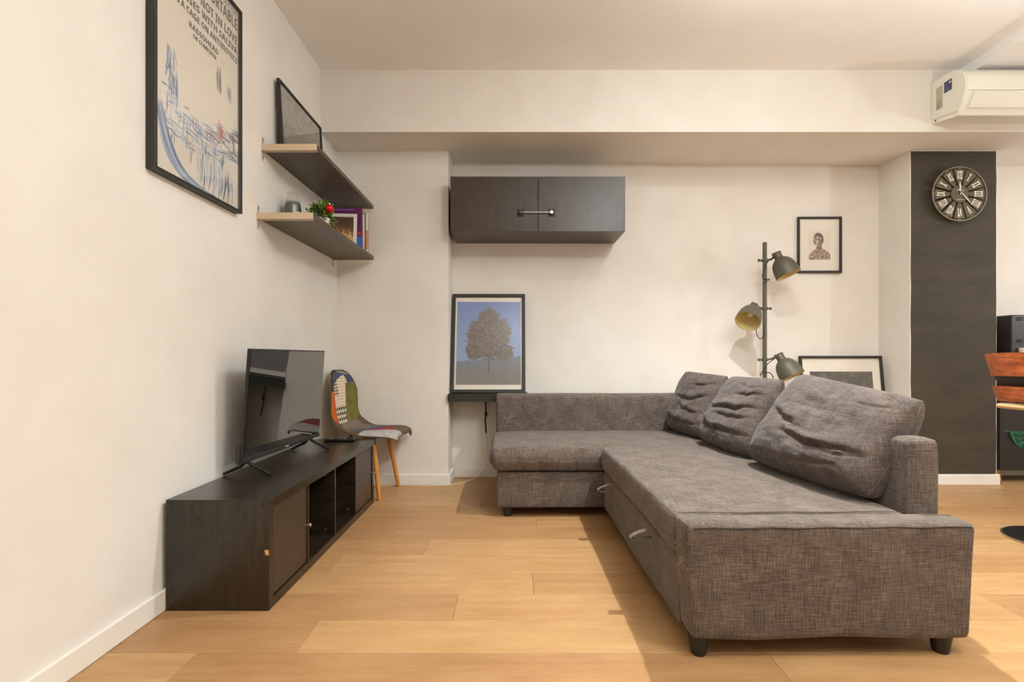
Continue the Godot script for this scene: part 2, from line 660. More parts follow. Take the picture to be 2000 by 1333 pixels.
func floor_planks() -> void:
	var f := struct("floor", MB.new().span(Vector3(WX, -0.12, 2.6), Vector3(6.0, -0.010, -4.23)).mesh(), M.joint, "oak plank floor with long boards running across the room")
	var rng := RandomNumberGenerator.new()
	rng.seed = 77
	var w := 0.21
	var first := {20: -0.71, 21: -0.227 - 1.2, 19: -1.03, 25: -0.65}  # board ends seen in the photograph, by row
	var shapes := {}
	for row in 33:
		var d0 := 1.69 + (row - 19) * w - 0.21  # distance of the near edge of the row from the viewer's plane
		var za := -d0
		var zb := -(d0 + w)
		za = minf(za, 2.6)
		zb = maxf(zb, -4.225)
		if za - zb < 0.02:
			continue
		var x := WX
		var n := 0
		while x < 5.99:
			var l: float = [1.2, 1.5, 1.85, 2.1][rng.randi() % 4]
			if n == 0:
				l = first.get(row, WX + rng.randf_range(0.3, 1.9)) - WX
				l = maxf(l, 0.2)
				if row == 21:
					l = 1.109
			if x + l > 5.7:
				l = 6.0 - x
			var key := "%d/%d" % [int(l * 1000), int((za - zb) * 1000)]
			if not shapes.has(key):
				shapes[key] = MB.new().box(Vector3.ZERO, Vector3(l - 0.0007, 0.012, za - zb - 0.0009), 0.0007).mesh(20)
			var o := put("plank", shapes[key], M.planks[rng.randi() % 12], f, Transform3D(Basis(), Vector3(x + l * 0.5, -0.006, (za + zb) * 0.5)))
			x += l
			n += 1

# ---------------------------------------------------------------- sofa
func sofa() -> void:
	var piv := Vector3(0.7, 0, -2.8)
	var t := thing("corner_sofa", "grey linen corner sofa with a chaise and a pull-out bed on black feet", "sofa", piv, deg_to_rad(0.9))
	var L := func(x: float, y: float, d: float) -> Vector3: return Vector3(x, y, -d) - piv
	var nz := FastNoiseLite.new()
	nz.seed = 9
	nz.frequency = 3.0
	nz.fractal_octaves = 2
	var wob := func(p: Vector3, amp: float) -> Vector3:
		return Vector3(nz.get_noise_3d(p.x, p.y, p.z), nz.get_noise_3d(p.x + 9, p.y, p.z), nz.get_noise_3d(p.x, p.y + 9, p.z)) * amp
	var blk := func(called: String, a: Vector3, b: Vector3, r: float, n: int, amp: float, extra = null) -> MeshInstance3D:
		var c := (a + b) * 0.5
		var f := func(p: Vector3, q: Vector3) -> Vector3:
			var o: Vector3 = p + wob.call(p + c, amp)
			if extra != null:
				o = extra.call(o, q)
			return o
		return put(called, MB.new().soft(c, (b - a).abs(), r, n, f).mesh(180), M.linen, t)
	# the long part that holds the bed: box below, mattress slab above, a dark slot between
	blk.call("chaise_base", L.call(-0.10, 0.06, 3.12), L.call(1.42, 0.272, 3.97), 0.012, 14, 0.003)
	var chaise := func(p: Vector3, q: Vector3) -> Vector3:
		p.y += 0.012 * (1.0 - q.x * q.x) * (1.0 - q.z * q.z) * maxf(q.y, 0.0)
		p.x -= 0.012 * maxf(-q.x, 0.0) * (1.0 - q.y * q.y)
		return p
	blk.call("chaise_seat", L.call(-0.132, 0.277, 3.085), L.call(1.32, 0.428, 3.80), 0.05, 26, 0.004, chaise)
	blk.call("chaise_back", L.call(-0.122, 0.275, 3.79), L.call(1.30, 0.69, 3.97), 0.03, 22, 0.003)
	blk.call("bed_base", L.call(0.535, 0.06, 1.75), L.call(1.30, 0.287, 3.10), 0.012, 14, 0.003)
	var slab := func(p: Vector3, q: Vector3) -> Vector3:
		p.y += 0.006 * (1.0 - q.x * q.x) * maxf(q.y, 0.0)
		return p
	blk.call("bed_seat", L.call(0.518, 0.296, 1.742), L.call(1.31, 0.432, 3.085), 0.025, 24, 0.004, slab)
	var lean := func(p: Vector3, q: Vector3) -> Vector3:  # the inner face leans back a little
		p.x += 0.022 * maxf(-q.x, 0.0) * (q.y * 0.5 + 0.5)
		return p
	blk.call("backrest", L.call(1.306, 0.06, 1.765), L.call(1.442, 0.682, 3.97), 0.03, 22, 0.003, lean)
	var flare := func(p: Vector3, q: Vector3) -> Vector3:
		if q.x < 0.0:
			p.x -= 0.026 * (q.y * 0.5 + 0.5)
		p.z += 0.008 * q.y
		if q.y < 0.0:  # the cover sags along its lower hem
			p.y += 0.006 * sin(q.x * 5.0 + 1.0) * -q.y
		return p
	blk.call("end_panel", L.call(0.540, 0.058, 1.642), L.call(1.444, 0.437, 1.762), 0.022, 26, 0.004, flare)
	# stitched piping
	var seam := []
	for k in 33:
		seam.append(L.call(lerpf(0.545, 1.428, k / 32.0), 0.4225 + 0.0015 * sin(k * 0.9), 1.6355))
	put("seam", MB.new().tube(seam, 0.0022, 5).mesh(60), M.seam, t)
	var seam2 := []
	for k in 25:
		seam2.append(L.call(lerpf(0.53, 1.30, k / 24.0), 0.4375 + 0.001 * sin(k * 0.7), 1.752))
	put("seam", MB.new().tube(seam2, 0.0012, 5).mesh(60), M.seam, t)
	# pull straps hanging from the slot
	for d in [2.0, 2.71]:
		var path := []
		for k in 13:
			var a := PI * k / 12.0
			path.append(Vector2(0.525 - 0.085 * sin(a) - 0.01, 0.287 - 0.017 * cos(a) - 0.018 * sin(a)))
		var mb := MB.new()
		mb.begin()
		var rows := []
		for i in path.size():
			var q: Vector2 = path[i]
			var g: Vector2 = (path[mini(i + 1, 12)] - path[maxi(i - 1, 0)]).normalized().orthogonal() * 0.0012
			rows.append([mb.add(L.call(q.x + g.x, q.y + g.y, d - 0.014)), mb.add(L.call(q.x + g.x, q.y + g.y, d + 0.014)), mb.add(L.call(q.x - g.x, q.y - g.y, d + 0.014)), mb.add(L.call(q.x - g.x, q.y - g.y, d - 0.014))])
		for i in rows.size() - 1:
			for k in 4:
				mb.quad(rows[i][k], rows[i][(k + 1) % 4], rows[i + 1][(k + 1) % 4], rows[i + 1][k])
		mb.close()
		put("pull_strap", mb.mesh(40), M.linen, t)
	# frayed threads at the worn corner and along the torn edge
	var rng := RandomNumberGenerator.new()
	rng.seed = 3
	var fray := MB.new()
	for k in 90:
		var worn := k < 55
		var p: Vector3 = L.call(rng.randf_range(0.508, 0.53), rng.randf_range(0.27, 0.425), rng.randf_range(1.64, 1.75)) if worn else L.call(1.4425, rng.randf_range(0.1, 0.42), 1.664)
		var o := Vector3(rng.randf_range(-0.012, 0.004) if worn else rng.randf_range(0.0, 0.012), rng.randf_range(-0.012, 0.012), rng.randf_range(-0.006, 0.006))
		fray.tube([p, p + o * 0.6, p + o + Vector3(0, -0.005, 0)], 0.0006, 3)
	var fr := put("frayed_threads", fray.mesh(), mat(rgb(150, 136, 122), 0.95), t)
	fr.set_meta("kind", "stuff")
	# feet
	for a in [[0.578, 1.69], [1.372, 1.69], [-0.035, 3.17], [-0.035, 3.9], [1.37, 3.9], [0.6, 2.95]]:
		put("foot", MB.new().lathe([[0.0, 0.0], [0.021, 0.0], [0.024, 0.004], [0.034, 0.066], [0.0, 0.066]], 24).mesh(), M.black, t, Transform3D(Basis(), L.call(a[0], 0.0, a[1])))
	# three loose cushions along the back
	pillow("plump grey linen cushion at the free end of the sofa back", Vector3(1.265, 0.45, -1.85), Vector3(1.170, 0.445, -2.60), Vector3(1.472, 0.808, -1.85), Vector3(1.425, 0.885, -2.58), 0.115,
		[[-0.9, 0.18, 0.2, -0.26, 0.020, 0.09], [-0.25, -0.36, 0.9, -0.38, 0.026, 0.07], [0.45, 0.55, 0.9, 0.62, 0.012, 0.05], [0.3, -0.5, 0.9, -0.42, 0.012, 0.05], [-0.5, 0.5, 0.1, 0.35, 0.006, 0.08], [0.1, -0.8, 0.7, -0.7, 0.010, 0.05]], 1)
	pillow("creased grey linen cushion between the two other cushions", Vector3(1.20, 0.44, -2.64), Vector3(1.16, 0.44, -3.24), Vector3(1.385, 0.85, -2.66), Vector3(1.37, 0.845, -3.26), 0.095,
		[[-0.75, 0.02, 0.98, 0.14, 0.024, 0.075], [-0.95, -0.42, 0.92, -0.52, 0.024, 0.075], [0.05, 0.42, 1.0, 0.54, 0.014, 0.07], [-0.35, -0.20, 0.95, -0.14, 0.012, 0.06], [0.0, 0.74, 0.95, 0.64, 0.012, 0.06]], 2)
	pillow("slumped grey linen cushion in the corner of the sofa", Vector3(1.19, 0.44, -3.28), Vector3(1.12, 0.44, -3.775), Vector3(1.36, 0.845, -3.3), Vector3(1.24, 0.865, -3.75), 0.09,
		[[-0.4, 0.08, 0.98, 0.22, 0.018, 0.085], [-0.92, -0.58, 0.9, -0.64, 0.020, 0.08], [0.05, 0.52, 0.98, 0.70, 0.014, 0.08], [-0.25, -0.24, 0.95, -0.30, 0.012, 0.07]], 3)

func pillow(label: String, bn: Vector3, bf: Vector3, tn: Vector3, tf: Vector3, thick: float, creases: Array, sd: int) -> void:
	var base := (bn + bf) * 0.5
	var t := thing("sofa_cushion", label, "cushion", base, 0.0, "loose cushions along the sofa back")
	var nz := FastNoiseLite.new()
	nz.seed = sd * 13
	nz.frequency = 0.9
	nz.fractal_octaves = 3
	var nrm := (bn - bf).cross(tn - bn).normalized()
	if nrm.x > 0.0:
		nrm = -nrm
	var n := 72
	var at := func(a: float, b: float, side: float) -> Vector3:
		var rc := 1.0 - 0.055 * a * a * b * b * absf(a * b)
		var a2 := a * rc * (1.0 - 0.02 * (1.0 - b * b))
		var b2 := b * rc * (1.0 - 0.05 * (1.0 - a * a)) if b > 0 else b * rc
		var lo := bf.lerp(bn, a2 * 0.5 + 0.5)
		var hi := tf.lerp(tn, a2 * 0.5 + 0.5)
		var p := lo.lerp(hi, b2 * 0.5 + 0.5)
		var ea := 1.0 - pow(absf(a), 3.4)
		var eb := 1.0 - pow(absf(b), 3.0)
		var f := pow(maxf(ea * eb, 0.0), 0.36)
		f *= 1.0 - 0.22 * b
		var off := thick * f
		var k := f * (0.6 + 0.4 * f)
		if side > 0.0:
			for c in creases:
				var A := Vector2(c[0], c[1])
				var B := Vector2(c[2], c[3])
				var ab := B - A
				var u := clampf((Vector2(a, b) - A).dot(ab) / ab.length_squared(), 0.0, 1.0)
				var q := A + ab * u + ab.orthogonal() * (0.07 * sin(u * PI) + 0.06 * nz.get_noise_2d(u * 2.2, c[1] * 7.0 + 3.0))
				var dist := (Vector2(a, b) - q)
				var s := dist.length() * signf(dist.dot(Vector2(0, 1)))
				var end := pow(sin(PI * clampf(u * 0.84 + 0.08, 0, 1)), 0.7)
				off -= c[4] * 0.85 * k * end * exp(-pow(s / (c[5] * 0.5), 2))
				off += c[4] * 0.55 * k * end * exp(-pow((s - c[5] * 1.5) / (c[5] * 1.5), 2))
		off += thick * k * (0.10 * nz.get_noise_2d(a * 1.6 + side * 5.0, b * 1.6) + 0.025 * nz.get_noise_2d(a * 1.5 + 20.0 + b * 0.6, b * 6.0))
		return p + nrm * off * side - base
	var mb := MB.new()
	mb.begin()
	for side in [1.0, -1.0]:
		var prev := []
		for i in n + 1:
			var row := []
			var a := sin((2.0 * i / n - 1.0) * PI * 0.5)
			a = lerpf(2.0 * i / n - 1.0, a, 0.6)
			for j in n + 1:
				var b := sin((2.0 * j / n - 1.0) * PI * 0.5)
				b = lerpf(2.0 * j / n - 1.0, b, 0.6)
				row.append(mb.add(at.call(a, b, side)))
			if i > 0:
				for j in n:
					if side > 0:
						mb.quad(prev[j], prev[j + 1], row[j + 1], row[j])
					else:
						mb.quad(prev[j], row[j], row[j + 1], prev[j + 1])
			prev = row
	mb.close()
	put("cover", mb.mesh(180), M.linen_pillow, t)
	# piping round the edge
	var ring := []
	for k in 81:
		var q := k / 80.0 * 4.0
		var e := fmod(q, 1.0) * 2.0 - 1.0
		var c: Vector2 = [Vector2(e, -1), Vector2(1, e), Vector2(-e, 1), Vector2(-1, -e)][int(q) % 4]
		ring.append(at.call(c.x, c.y, 1.0))
	put("piping", mb_ring(ring, 0.0035), M.linen_pillow, t)

func mb_ring(pts: Array, r: float) -> ArrayMesh:
	return MB.new().tube(pts, r, 6).mesh(60)

# ---------------------------------------------------------------- bench and television
func bench() -> void:
	var x0 := -1.318
	var x1 := -0.928
	var d0 := 1.97
	var d1 := 3.44
	var t := thing("tv_bench", "long low black-brown cube bench with two doors and two open bays", "bench", Vector3(x0, 0, -d0))
	var W := x1 - x0
	var D := d1 - d0
	var th := 0.038
	put("top_board", MB.new().span(Vector3(0, 0.42 - th, -th), Vector3(W, 0.42, -(D - th)), 0.0008).mesh(), M.veneer, t)
	put("bottom_board", MB.new().span(Vector3(0, 0, -th), Vector3(W, th, -(D - th)), 0.0008).mesh(), M.veneer, t)
	for z in [0.0, -(D - th)]:
		var e := put("end_panel", MB.new().span(Vector3(0, 0, z), Vector3(W, 0.42, z - th), 0.0012).mesh(), M.veneer_upright, t)
		if z == 0.0:  # fitting caps and a chipped spot showing the raw board
			for a in [[0.018, 0.40], [W - 0.025, 0.395], [W - 0.02, 0.02]]:
				put("fitting_cap", MB.new().lathe([[0.0, 0.0], [0.006, 0.0], [0.006, 0.0012], [0.004, 0.0018], [0.0, 0.0012]], 16, Transform3D(Basis(Vector3.RIGHT, Vector3.BACK, Vector3.DOWN), Vector3(a[0], a[1], 0.0))).mesh(), M.black_plastic, e)
			var chip := put("chip", MB.new().prism([Vector2(0, 0), Vector2(0.012, -0.002), Vector2(0.011, 0.019), Vector2(-0.004, 0.018)], 0.001, Transform3D(Basis(), Vector3(W - 0.013, 0.212, 0))).mesh(), mat(rgb(222, 160, 92), 0.8), e)
			chip.set_meta("label", "chipped spot of bare tan board")
	put("dark_backing", MB.new().span(Vector3(0.004, th, -th), Vector3(0.010, 0.42 - th, -(D - th))).mesh(), M.veneer, t)  # dark backing put behind the bays so their insides look black
	var inner := D - 2 * th
	var bay := (inner - 3 * 0.016) / 4.0
	for k in 3:
		var z := -(th + bay * (k + 1) + 0.016 * k)
		put("divider", MB.new().span(Vector3(0.012, th, z), Vector3(W - 0.002, 0.42 - th, z - 0.016), 0.001).mesh(), M.veneer, t)
	for k in [0, 3]:
		var z0: float = -(th + (bay + 0.016) * k + 0.003)
		var z1: float = z0 - bay + 0.006
		var dr := put("door", MB.new().span(Vector3(W - 0.024, th + 0.004, z0), Vector3(W - 0.006, 0.42 - th - 0.003, z1), 0.001).mesh(), M.veneer_door, t)
		put("knob", MB.new().lathe([[0.0, 0.0], [0.004, 0.0], [0.004, 0.012], [0.008, 0.018], [0.0085, 0.026], [0.006, 0.029], [0.0, 0.029]], 20, Transform3D(Basis(Vector3(0, 0, 1), Vector3(1, 0, 0), Vector3(0, 1, 0)), Vector3(W - 0.006, 0.212, z1 + 0.022))).mesh(), M.steel, dr)
	for k in [1, 2]:  # fittings inside the open bays
		var z: float = -(th + (bay + 0.016) * k + bay - 0.0005)
		for h in [0.07, 0.35]:
			put("fitting_cap", MB.new().lathe([[0.0, 0.0], [0.007, 0.0], [0.007, 0.0015], [0.0, 0.002]], 14, Transform3D(Basis(Vector3.RIGHT, Vector3.BACK, Vector3.DOWN), Vector3(W - 0.05, h, z))).mesh(), mat(rgb(58, 52, 45), 0.4), t)

func television() -> void:
	var t := thing("television", "flat black television on splayed feet, switched off", "television", Vector3(-1.197, 0.42, -2.735), deg_to_rad(87.4))
	var tilt := Transform3D(Basis(Vector3.RIGHT, deg_to_rad(4.0)), Vector3(0, 0.064, 0))
	var W := 0.815
	var H := 0.515
	put("casing", MB.new().span(Vector3(-W / 2, 0, -0.014), Vector3(W / 2, H, 0.0), 0.002).mesh(), M.black_plastic, t, tilt)
	put("rear_housing", MB.new().prism([Vector2(-0.014, 0.0), Vector2(-0.014, 0.105), Vector2(-0.024, 0.092), Vector2(-0.036, 0.065), Vector2(-0.039, 0.012), Vector2(-0.032, -0.008), Vector2(-0.018, -0.008)], W - 0.004, Transform3D(Basis(Vector3(0, 0, 1), Vector3(0, 1, 0), Vector3(-1, 0, 0)), Vector3(W / 2 - 0.002, 0, 0)), 0.003).mesh(), mat(rgb(52, 50, 46), 0.5), t, tilt)
	var sc := put("screen", MB.new().span(Vector3(-W / 2 + 0.006, 0.022, -0.002), Vector3(W / 2 - 0.006, H - 0.006, 0.0012)).mesh(), M.screen, t, tilt)
	sc.set_meta("label", "dark glossy screen")
	put("lower_bezel", MB.new().span(Vector3(-W / 2, -0.002, -0.01), Vector3(W / 2, 0.020, 0.003), 0.0015).mesh(), mat(rgb(48, 46, 43), 0.35), t, tilt)
	put("badge", MB.new().span(Vector3(-0.016, 0.006, 0.002), Vector3(0.016, 0.013, 0.0038)).mesh(), mat(rgb(190, 186, 178), 0.4), t, tilt)
	for x in [-0.355, 0.30]:
		put("foot", MB.new().tube([Vector3(x - 0.005, 0.006, -0.115), Vector3(x, 0.04, -0.04), Vector3(x, 0.066, -0.012), Vector3(x, 0.04, 0.03), Vector3(x - 0.005, 0.006, 0.105)], [0.006, 0.008, 0.011, 0.008, 0.006], 8).mesh(60), M.black_plastic, t)

func remote() -> void:
	var t := thing("remote_control", "black remote control lying on the dark bench", "remote control", Vector3(-1.12, 0.42, -3.34), deg_to_rad(4))
	put("body", MB.new().soft(Vector3(0, 0.010, 0), Vector3(0.19, 0.02, 0.046), 0.008, 60).mesh(180), M.black_plastic, t)
	for i in 7:
		for j in 3:
			put("button", MB.new().box(Vector3(-0.07 + i * 0.021, 0.0205, -0.012 + j * 0.012), Vector3(0.011, 0.003, 0.007), 0.001).mesh(), mat(rgb(200, 196, 186), 0.5) if (i * 3 + j) % 4 == 1 else M.black, t)

# ---------------------------------------------------------------- wall cabinet
func cabinet() -> void:
	var x0 := -0.462
	var x1 := 0.798
	var y0 := 1.869
	var y1 := 2.264
	var zf := -3.76
	var zb := -4.166
	var t := thing("wall_cabinet", "dark brown two-door wall cabinet hung under the beam", "cabinet", Vector3((x0 + x1) / 2, y0, zb))
	var o := -Vector3((x0 + x1) / 2, y0, zb)
	var S := func(a: Vector3, b: Vector3, bv: float) -> ArrayMesh: return MB.new().span(a + o, b + o, bv).mesh()
	put("body", S.call(Vector3(x0, y0, zf - 0.02), Vector3(x1, y1, zb), 0.001), M.cabinet, t)
	var xm := 0.170
	put("door", S.call(Vector3(x0, y0 - 0.001, zf), Vector3(xm - 0.002, y1, zf - 0.018), 0.0012), M.cabinet, t)
	put("door", S.call(Vector3(xm + 0.002, y0 - 0.001, zf), Vector3(x1, y1, zf - 0.018), 0.0012), M.cabinet, t)
	# bar lock that joins the doors: two square pads and a rod
	var k := put("door_lock", S.call(Vector3(0.050, 1.998, zf + 0.016), Vector3(0.262, 2.004, zf + 0.021), 0.002), M.steel, t)
	for x in [0.044, 0.266]:
		put("pad", S.call(Vector3(x - 0.025, 1.976, zf), Vector3(x + 0.025, 2.028, zf + 0.006), 0.002), mat(rgb(40, 39, 36), 0.6), k)
		put("boss", MB.new().lathe([[0.0, 0.0], [0.015, 0.0], [0.014, 0.018], [0.010, 0.022], [0.0, 0.022]], 20, Transform3D(Basis(Vector3.RIGHT, Vector3.BACK, Vector3.DOWN), Vector3(x, 2.001, zf + 0.005) + o)).mesh(), mat(rgb(70, 66, 60), 0.3, 0.6) if x < 0.1 else M.steel, k)

# ---------------------------------------------------------------- shelves on the wall
func shelves() -> void:
	for a in [[2.75, 3.85, 2.048, "dark wall shelf on metal brackets, the upper one, carrying a framed photograph"], [2.70, 3.85, 1.672, "dark wall shelf on metal brackets, the lower one, carrying a plant and books"]]:
		var d0: float = a[0]
		var d1: float = a[1]
		var y: float = a[2]
		var t := thing("wall_shelf", a[3], "shelf", Vector3(WX, y, -d0), 0.0, "shelves on the plain wall")
		put("board", MB.new().span(Vector3(0.002, 0.008, -0.006), Vector3(0.296, 0.034, -(d1 - d0)), 0.0015).mesh(), M.shelf_board, t)
		for z in [0.0, -(d1 - d0 - 0.03)]:
			var b := put("bracket", MB.new().span(Vector3(0.0, -0.044, z), Vector3(0.003, 0.078, z - 0.022), 0.0008).mesh(), M.bracket, t)
			put("arm", MB.new().span(Vector3(0.0, 0.0, z + 0.003), Vector3(0.293, 0.037, z), 0.0008).span(Vector3(0.0, 0.0, z + 0.003), Vector3(0.293, 0.003, z - 0.02), 0.0008).mesh(), M.bracket, b)
			for h in [-0.03, 0.064]:
				put("screw", MB.new().lathe([[0.0, 0.0], [0.004, 0.0], [0.003, 0.002], [0.0, 0.002]], 12, Transform3D(Basis(Vector3(0, 0, 1), Vector3(1, 0, 0), Vector3(0, 1, 0)), Vector3(0.003, h, z - 0.011))).mesh(), M.black, b)

# a picture frame in its own axes: x across, y up from the bottom edge, z out of the wall
func frame_parts(t: Node3D, w: float, h: float, bar: float, depth: float, fm: Material, xf := Transform3D()) -> void:
	for a in [[Vector3(0, 0, 0), Vector3(w, bar, depth)], [Vector3(0, h - bar, 0), Vector3(w, h, depth)], [Vector3(0, bar, 0), Vector3(bar, h - bar, depth)], [Vector3(w - bar, bar, 0), Vector3(w, h - bar, depth)]]:
		put("frame_bar", MB.new().span(a[0], a[1], minf(bar, depth) * 0.08).mesh(), fm, t, xf)

func print_plane(called: String, t: Node3D, x0: float, y0: float, x1: float, y1: float, z: float, m: Material, xf := Transform3D()) -> MeshInstance3D:
	var mesh := ArrayMesh.new()
	var arr := []
	arr.resize(Mesh.ARRAY_MAX)
	var th := 0.0006
	arr[Mesh.ARRAY_VERTEX] = PackedVector3Array([Vector3(x0, y1, z), Vector3(x1, y1, z), Vector3(x1, y0, z), Vector3(x0, y0, z), Vector3(x0, y1, z - th), Vector3(x1, y1, z - th), Vector3(x1, y0, z - th), Vector3(x0, y0, z - th)])
	arr[Mesh.ARRAY_NORMAL] = PackedVector3Array([Vector3.BACK, Vector3.BACK, Vector3.BACK, Vector3.BACK, Vector3.FORWARD, Vector3.FORWARD, Vector3.FORWARD, Vector3.FORWARD])
	arr[Mesh.ARRAY_TEX_UV] = PackedVector2Array([Vector2(0, 0), Vector2(1, 0), Vector2(1, 1), Vector2(0, 1), Vector2(0, 0), Vector2(1, 0), Vector2(1, 1), Vector2(0, 1)])
	arr[Mesh.ARRAY_INDEX] = PackedInt32Array([0, 1, 2, 0, 2, 3, 4, 6, 5, 4, 7, 6])
	mesh.add_surface_from_arrays(Mesh.PRIMITIVE_TRIANGLES, arr)
	return put(called, mesh, m, t, xf)

func glazed(im: Image, rough := 0.5) -> StandardMaterial3D:
	var m := mat(Color.WHITE, rough)
	m.albedo_texture = tex(im)
	return m

func pane() -> StandardMaterial3D:
	var m := mat(Color(1, 1, 1, 0.03), 0.05)
	m.transparency = BaseMaterial3D.TRANSPARENCY_ALPHA
	return m

func drawn(w: int, h: int, f: Callable) -> Image:
	var im := Image.create(w, h, false, Image.FORMAT_RGB8)
	for y in h:
		for x in w:
			im.set_pixel(x, y, f.call(float(x) / w, float(y) / h))
	return im

func dab(im: Image, x: float, y: float, r: float, c: Color, k: float) -> void:
	var w := im.get_width()
	var h := im.get_height()
	for j in range(maxi(0, int(y - r)), mini(h, int(y + r) + 1)):
		for i in range(maxi(0, int(x - r)), mini(w, int(x + r) + 1)):
			var q := 1.0 - Vector2(i - x, j - y).length() / maxf(r, 0.5)
			if q > 0.0:
				im.set_pixel(i, j, im.get_pixel(i, j).lerp(c, k * minf(1.0, q * 2.0)))

func stroke(im: Image, a: Vector2, b: Vector2, bend: float, r: float, c: Color, k: float) -> void:
	var s := Vector2(im.get_width(), im.get_height())
	var A := a * s
	var B := b * s
	var n := int(maxf(2.0, A.distance_to(B) / maxf(r * 0.5, 1.0)))
	for i in n + 1:
		var u := float(i) / n
		var p := A.lerp(B, u) + (B - A).orthogonal() * bend * sin(PI * u)
		dab(im, p.x, p.y, r * (0.6 + 0.4 * sin(u * 3.0)), c, k)

func shelf_things() -> void:
	# framed black-and-white photograph leaning on the wall, on the upper shelf
	var t := thing("framed_photograph", "black-framed grey landscape photograph leaning on the upper wall shelf", "picture", Vector3(-1.295, 2.083, -2.885), deg_to_rad(90))
	var xf := Transform3D(Basis(Vector3.RIGHT, deg_to_rad(-3.4)), Vector3.ZERO)
	frame_parts(t, 0.63, 0.425, 0.013, 0.018, M.frame_black, xf)
	var nz := FastNoiseLite.new()
	nz.seed = 4
	nz.frequency = 4.0
	nz.fractal_octaves = 5
	var im := drawn(256, 180, func(x: float, y: float) -> Color:
		var n := nz.get_noise_2d(x * 2.0, y * 2.0)
		var n2 := nz.get_noise_2d(x * 9.0 + 30.0, y * 9.0)
		var sky := 0.58 + 0.18 * n
		var ridge := 0.55 + 0.12 * nz.get_noise_2d(x * 1.5, 7.0) - 0.25 * x
		var g := sky if y < ridge else 0.40 + 0.5 * maxf(0.0, n2) + 0.1 * n
		if y > 0.80 + 0.05 * nz.get_noise_2d(x * 6.0, 3.0):
			g = 0.18 + 0.15 * absf(n2)
		return Color(g, g * 0.975, g * 0.92))
	print_plane("print", t, 0.013, 0.013, 0.617, 0.412, 0.006, glazed(im, 0.6), xf)
	print_plane("glass_pane", t, 0.012, 0.012, 0.618, 0.413, 0.012, pane(), xf)
	var top := 1.7065
	# dark jar candle
	t = thing("jar_candle", "dark glass jar candle with a clear lid on the lower wall shelf", "candle", Vector3(-1.262, top, -2.965))
	var glass := mat(Color(0.6, 0.66, 0.56, 0.10), 0.05)
	glass.transparency = BaseMaterial3D.TRANSPARENCY_ALPHA
	put("wax", MB.new().lathe([[0.0, 0.006], [0.042, 0.006], [0.044, 0.02], [0.0445, 0.100], [0.040, 0.122], [0.036, 0.130], [0.0, 0.130]], 28).mesh(40), mat(rgb(30, 25, 20), 0.5, 0.0, 0.3), t)
	put("jar", MB.new().lathe([[0.0, 0.0], [0.044, 0.0], [0.047, 0.006], [0.047, 0.104], [0.042, 0.126], [0.039, 0.138], [0.037, 0.138], [0.040, 0.126], [0.0452, 0.103], [0.0452, 0.004], [0.0, 0.004]], 28).mesh(40), glass, t)
	put("lid", MB.new().lathe([[0.0, 0.138], [0.040, 0.138], [0.041, 0.152], [0.034, 0.155], [0.028, 0.157], [0.030, 0.174], [0.036, 0.182], [0.030, 0.188], [0.0, 0.188]], 28).mesh(40), glass, t)
	var lab := put("paper_label", MB.new().span(Vector3(0.008, 0.022, 0.036), Vector3(0.040, 0.072, 0.0475)).mesh(), mat(rgb(226, 216, 198), 0.7), t)
	lab.rotation.y = 0.35
	# small artificial plant in a white pot
	t = thing("potted_plant", "small bushy green plant in a white pot on the lower wall shelf", "plant", Vector3(-1.125, top, -3.05))
	put("pot", MB.new().lathe([[0.0, 0.0], [0.032, 0.0], [0.042, 0.06], [0.044, 0.064], [0.039, 0.064], [0.036, 0.05], [0.0, 0.05]], 24).mesh(40), mat(rgb(236, 233, 226), 0.35), t)
	put("soil", MB.new().lathe([[0.0, 0.049], [0.037, 0.049], [0.030, 0.058], [0.0, 0.060]], 18).mesh(40), mat(rgb(60, 46, 32), 0.95), t)
	var rng := RandomNumberGenerator.new()
	rng.seed = 12
	var stems := MB.new()
	var leaves := [MB.new(), MB.new(), MB.new()]
	for k in 80:
		var dir := Vector3(rng.randf_range(-1, 1), rng.randf_range(-0.35, 1.5), rng.randf_range(-1, 1)).normalized()
		var tip := Vector3(0, 0.068, 0) + dir * Vector3(0.084, 0.098, 0.085) * rng.randf_range(0.6, 1.0)
		tip.x = maxf(tip.x, -0.16)
		stems.tube([Vector3(dir.x * 0.012, 0.05, dir.z * 0.012), tip * 0.6 + Vector3(0, 0.03, 0), tip], 0.0012, 4)
		for q in 6:
			var c := tip.lerp(Vector3(0, 0.07, 0), q * 0.07) + Vector3(rng.randf_range(-1, 1), rng.randf_range(-1, 1), rng.randf_range(-1, 1)) * 0.008
			var o := (dir + Vector3(rng.randf_range(-1, 1), rng.randf_range(-0.4, 1), rng.randf_range(-1, 1)) * 0.9).normalized()
			var s := o.cross(Vector3(rng.randf(), 1, rng.randf())).normalized()
			var up := s.cross(o)
			var l := rng.randf_range(0.018, 0.028)
			var m: MB = leaves[rng.randi() % 3]
			var b0 := m.add(c)
			var b1 := m.add(c + o * l * 0.55 + s * l * 0.30 + up * 0.002)
			var b2 := m.add(c + o * l)
			var b3 := m.add(c + o * l * 0.55 - s * l * 0.30 + up * 0.002)
			var b4 := m.add(c + o * l * 0.5 - up * 0.0025)
			for f in [[b0, b1, b4], [b1, b2, b4], [b2, b3, b4], [b3, b0, b4]]:
				m.tri(f[0], f[1], f[2])
	put("stems", stems.mesh(), mat(rgb(70, 84, 34), 0.7), t)
	for k in 3:
		var m := mat([rgb(54, 92, 24), rgb(112, 148, 46), rgb(176, 194, 96)][k], 0.5)
		m.backlight_enabled = true
		m.backlight = Color(0.12, 0.16, 0.04)
		var lf := put("foliage", leaves[k].mesh(50), m, t)
		lf.set_meta("kind", "stuff")
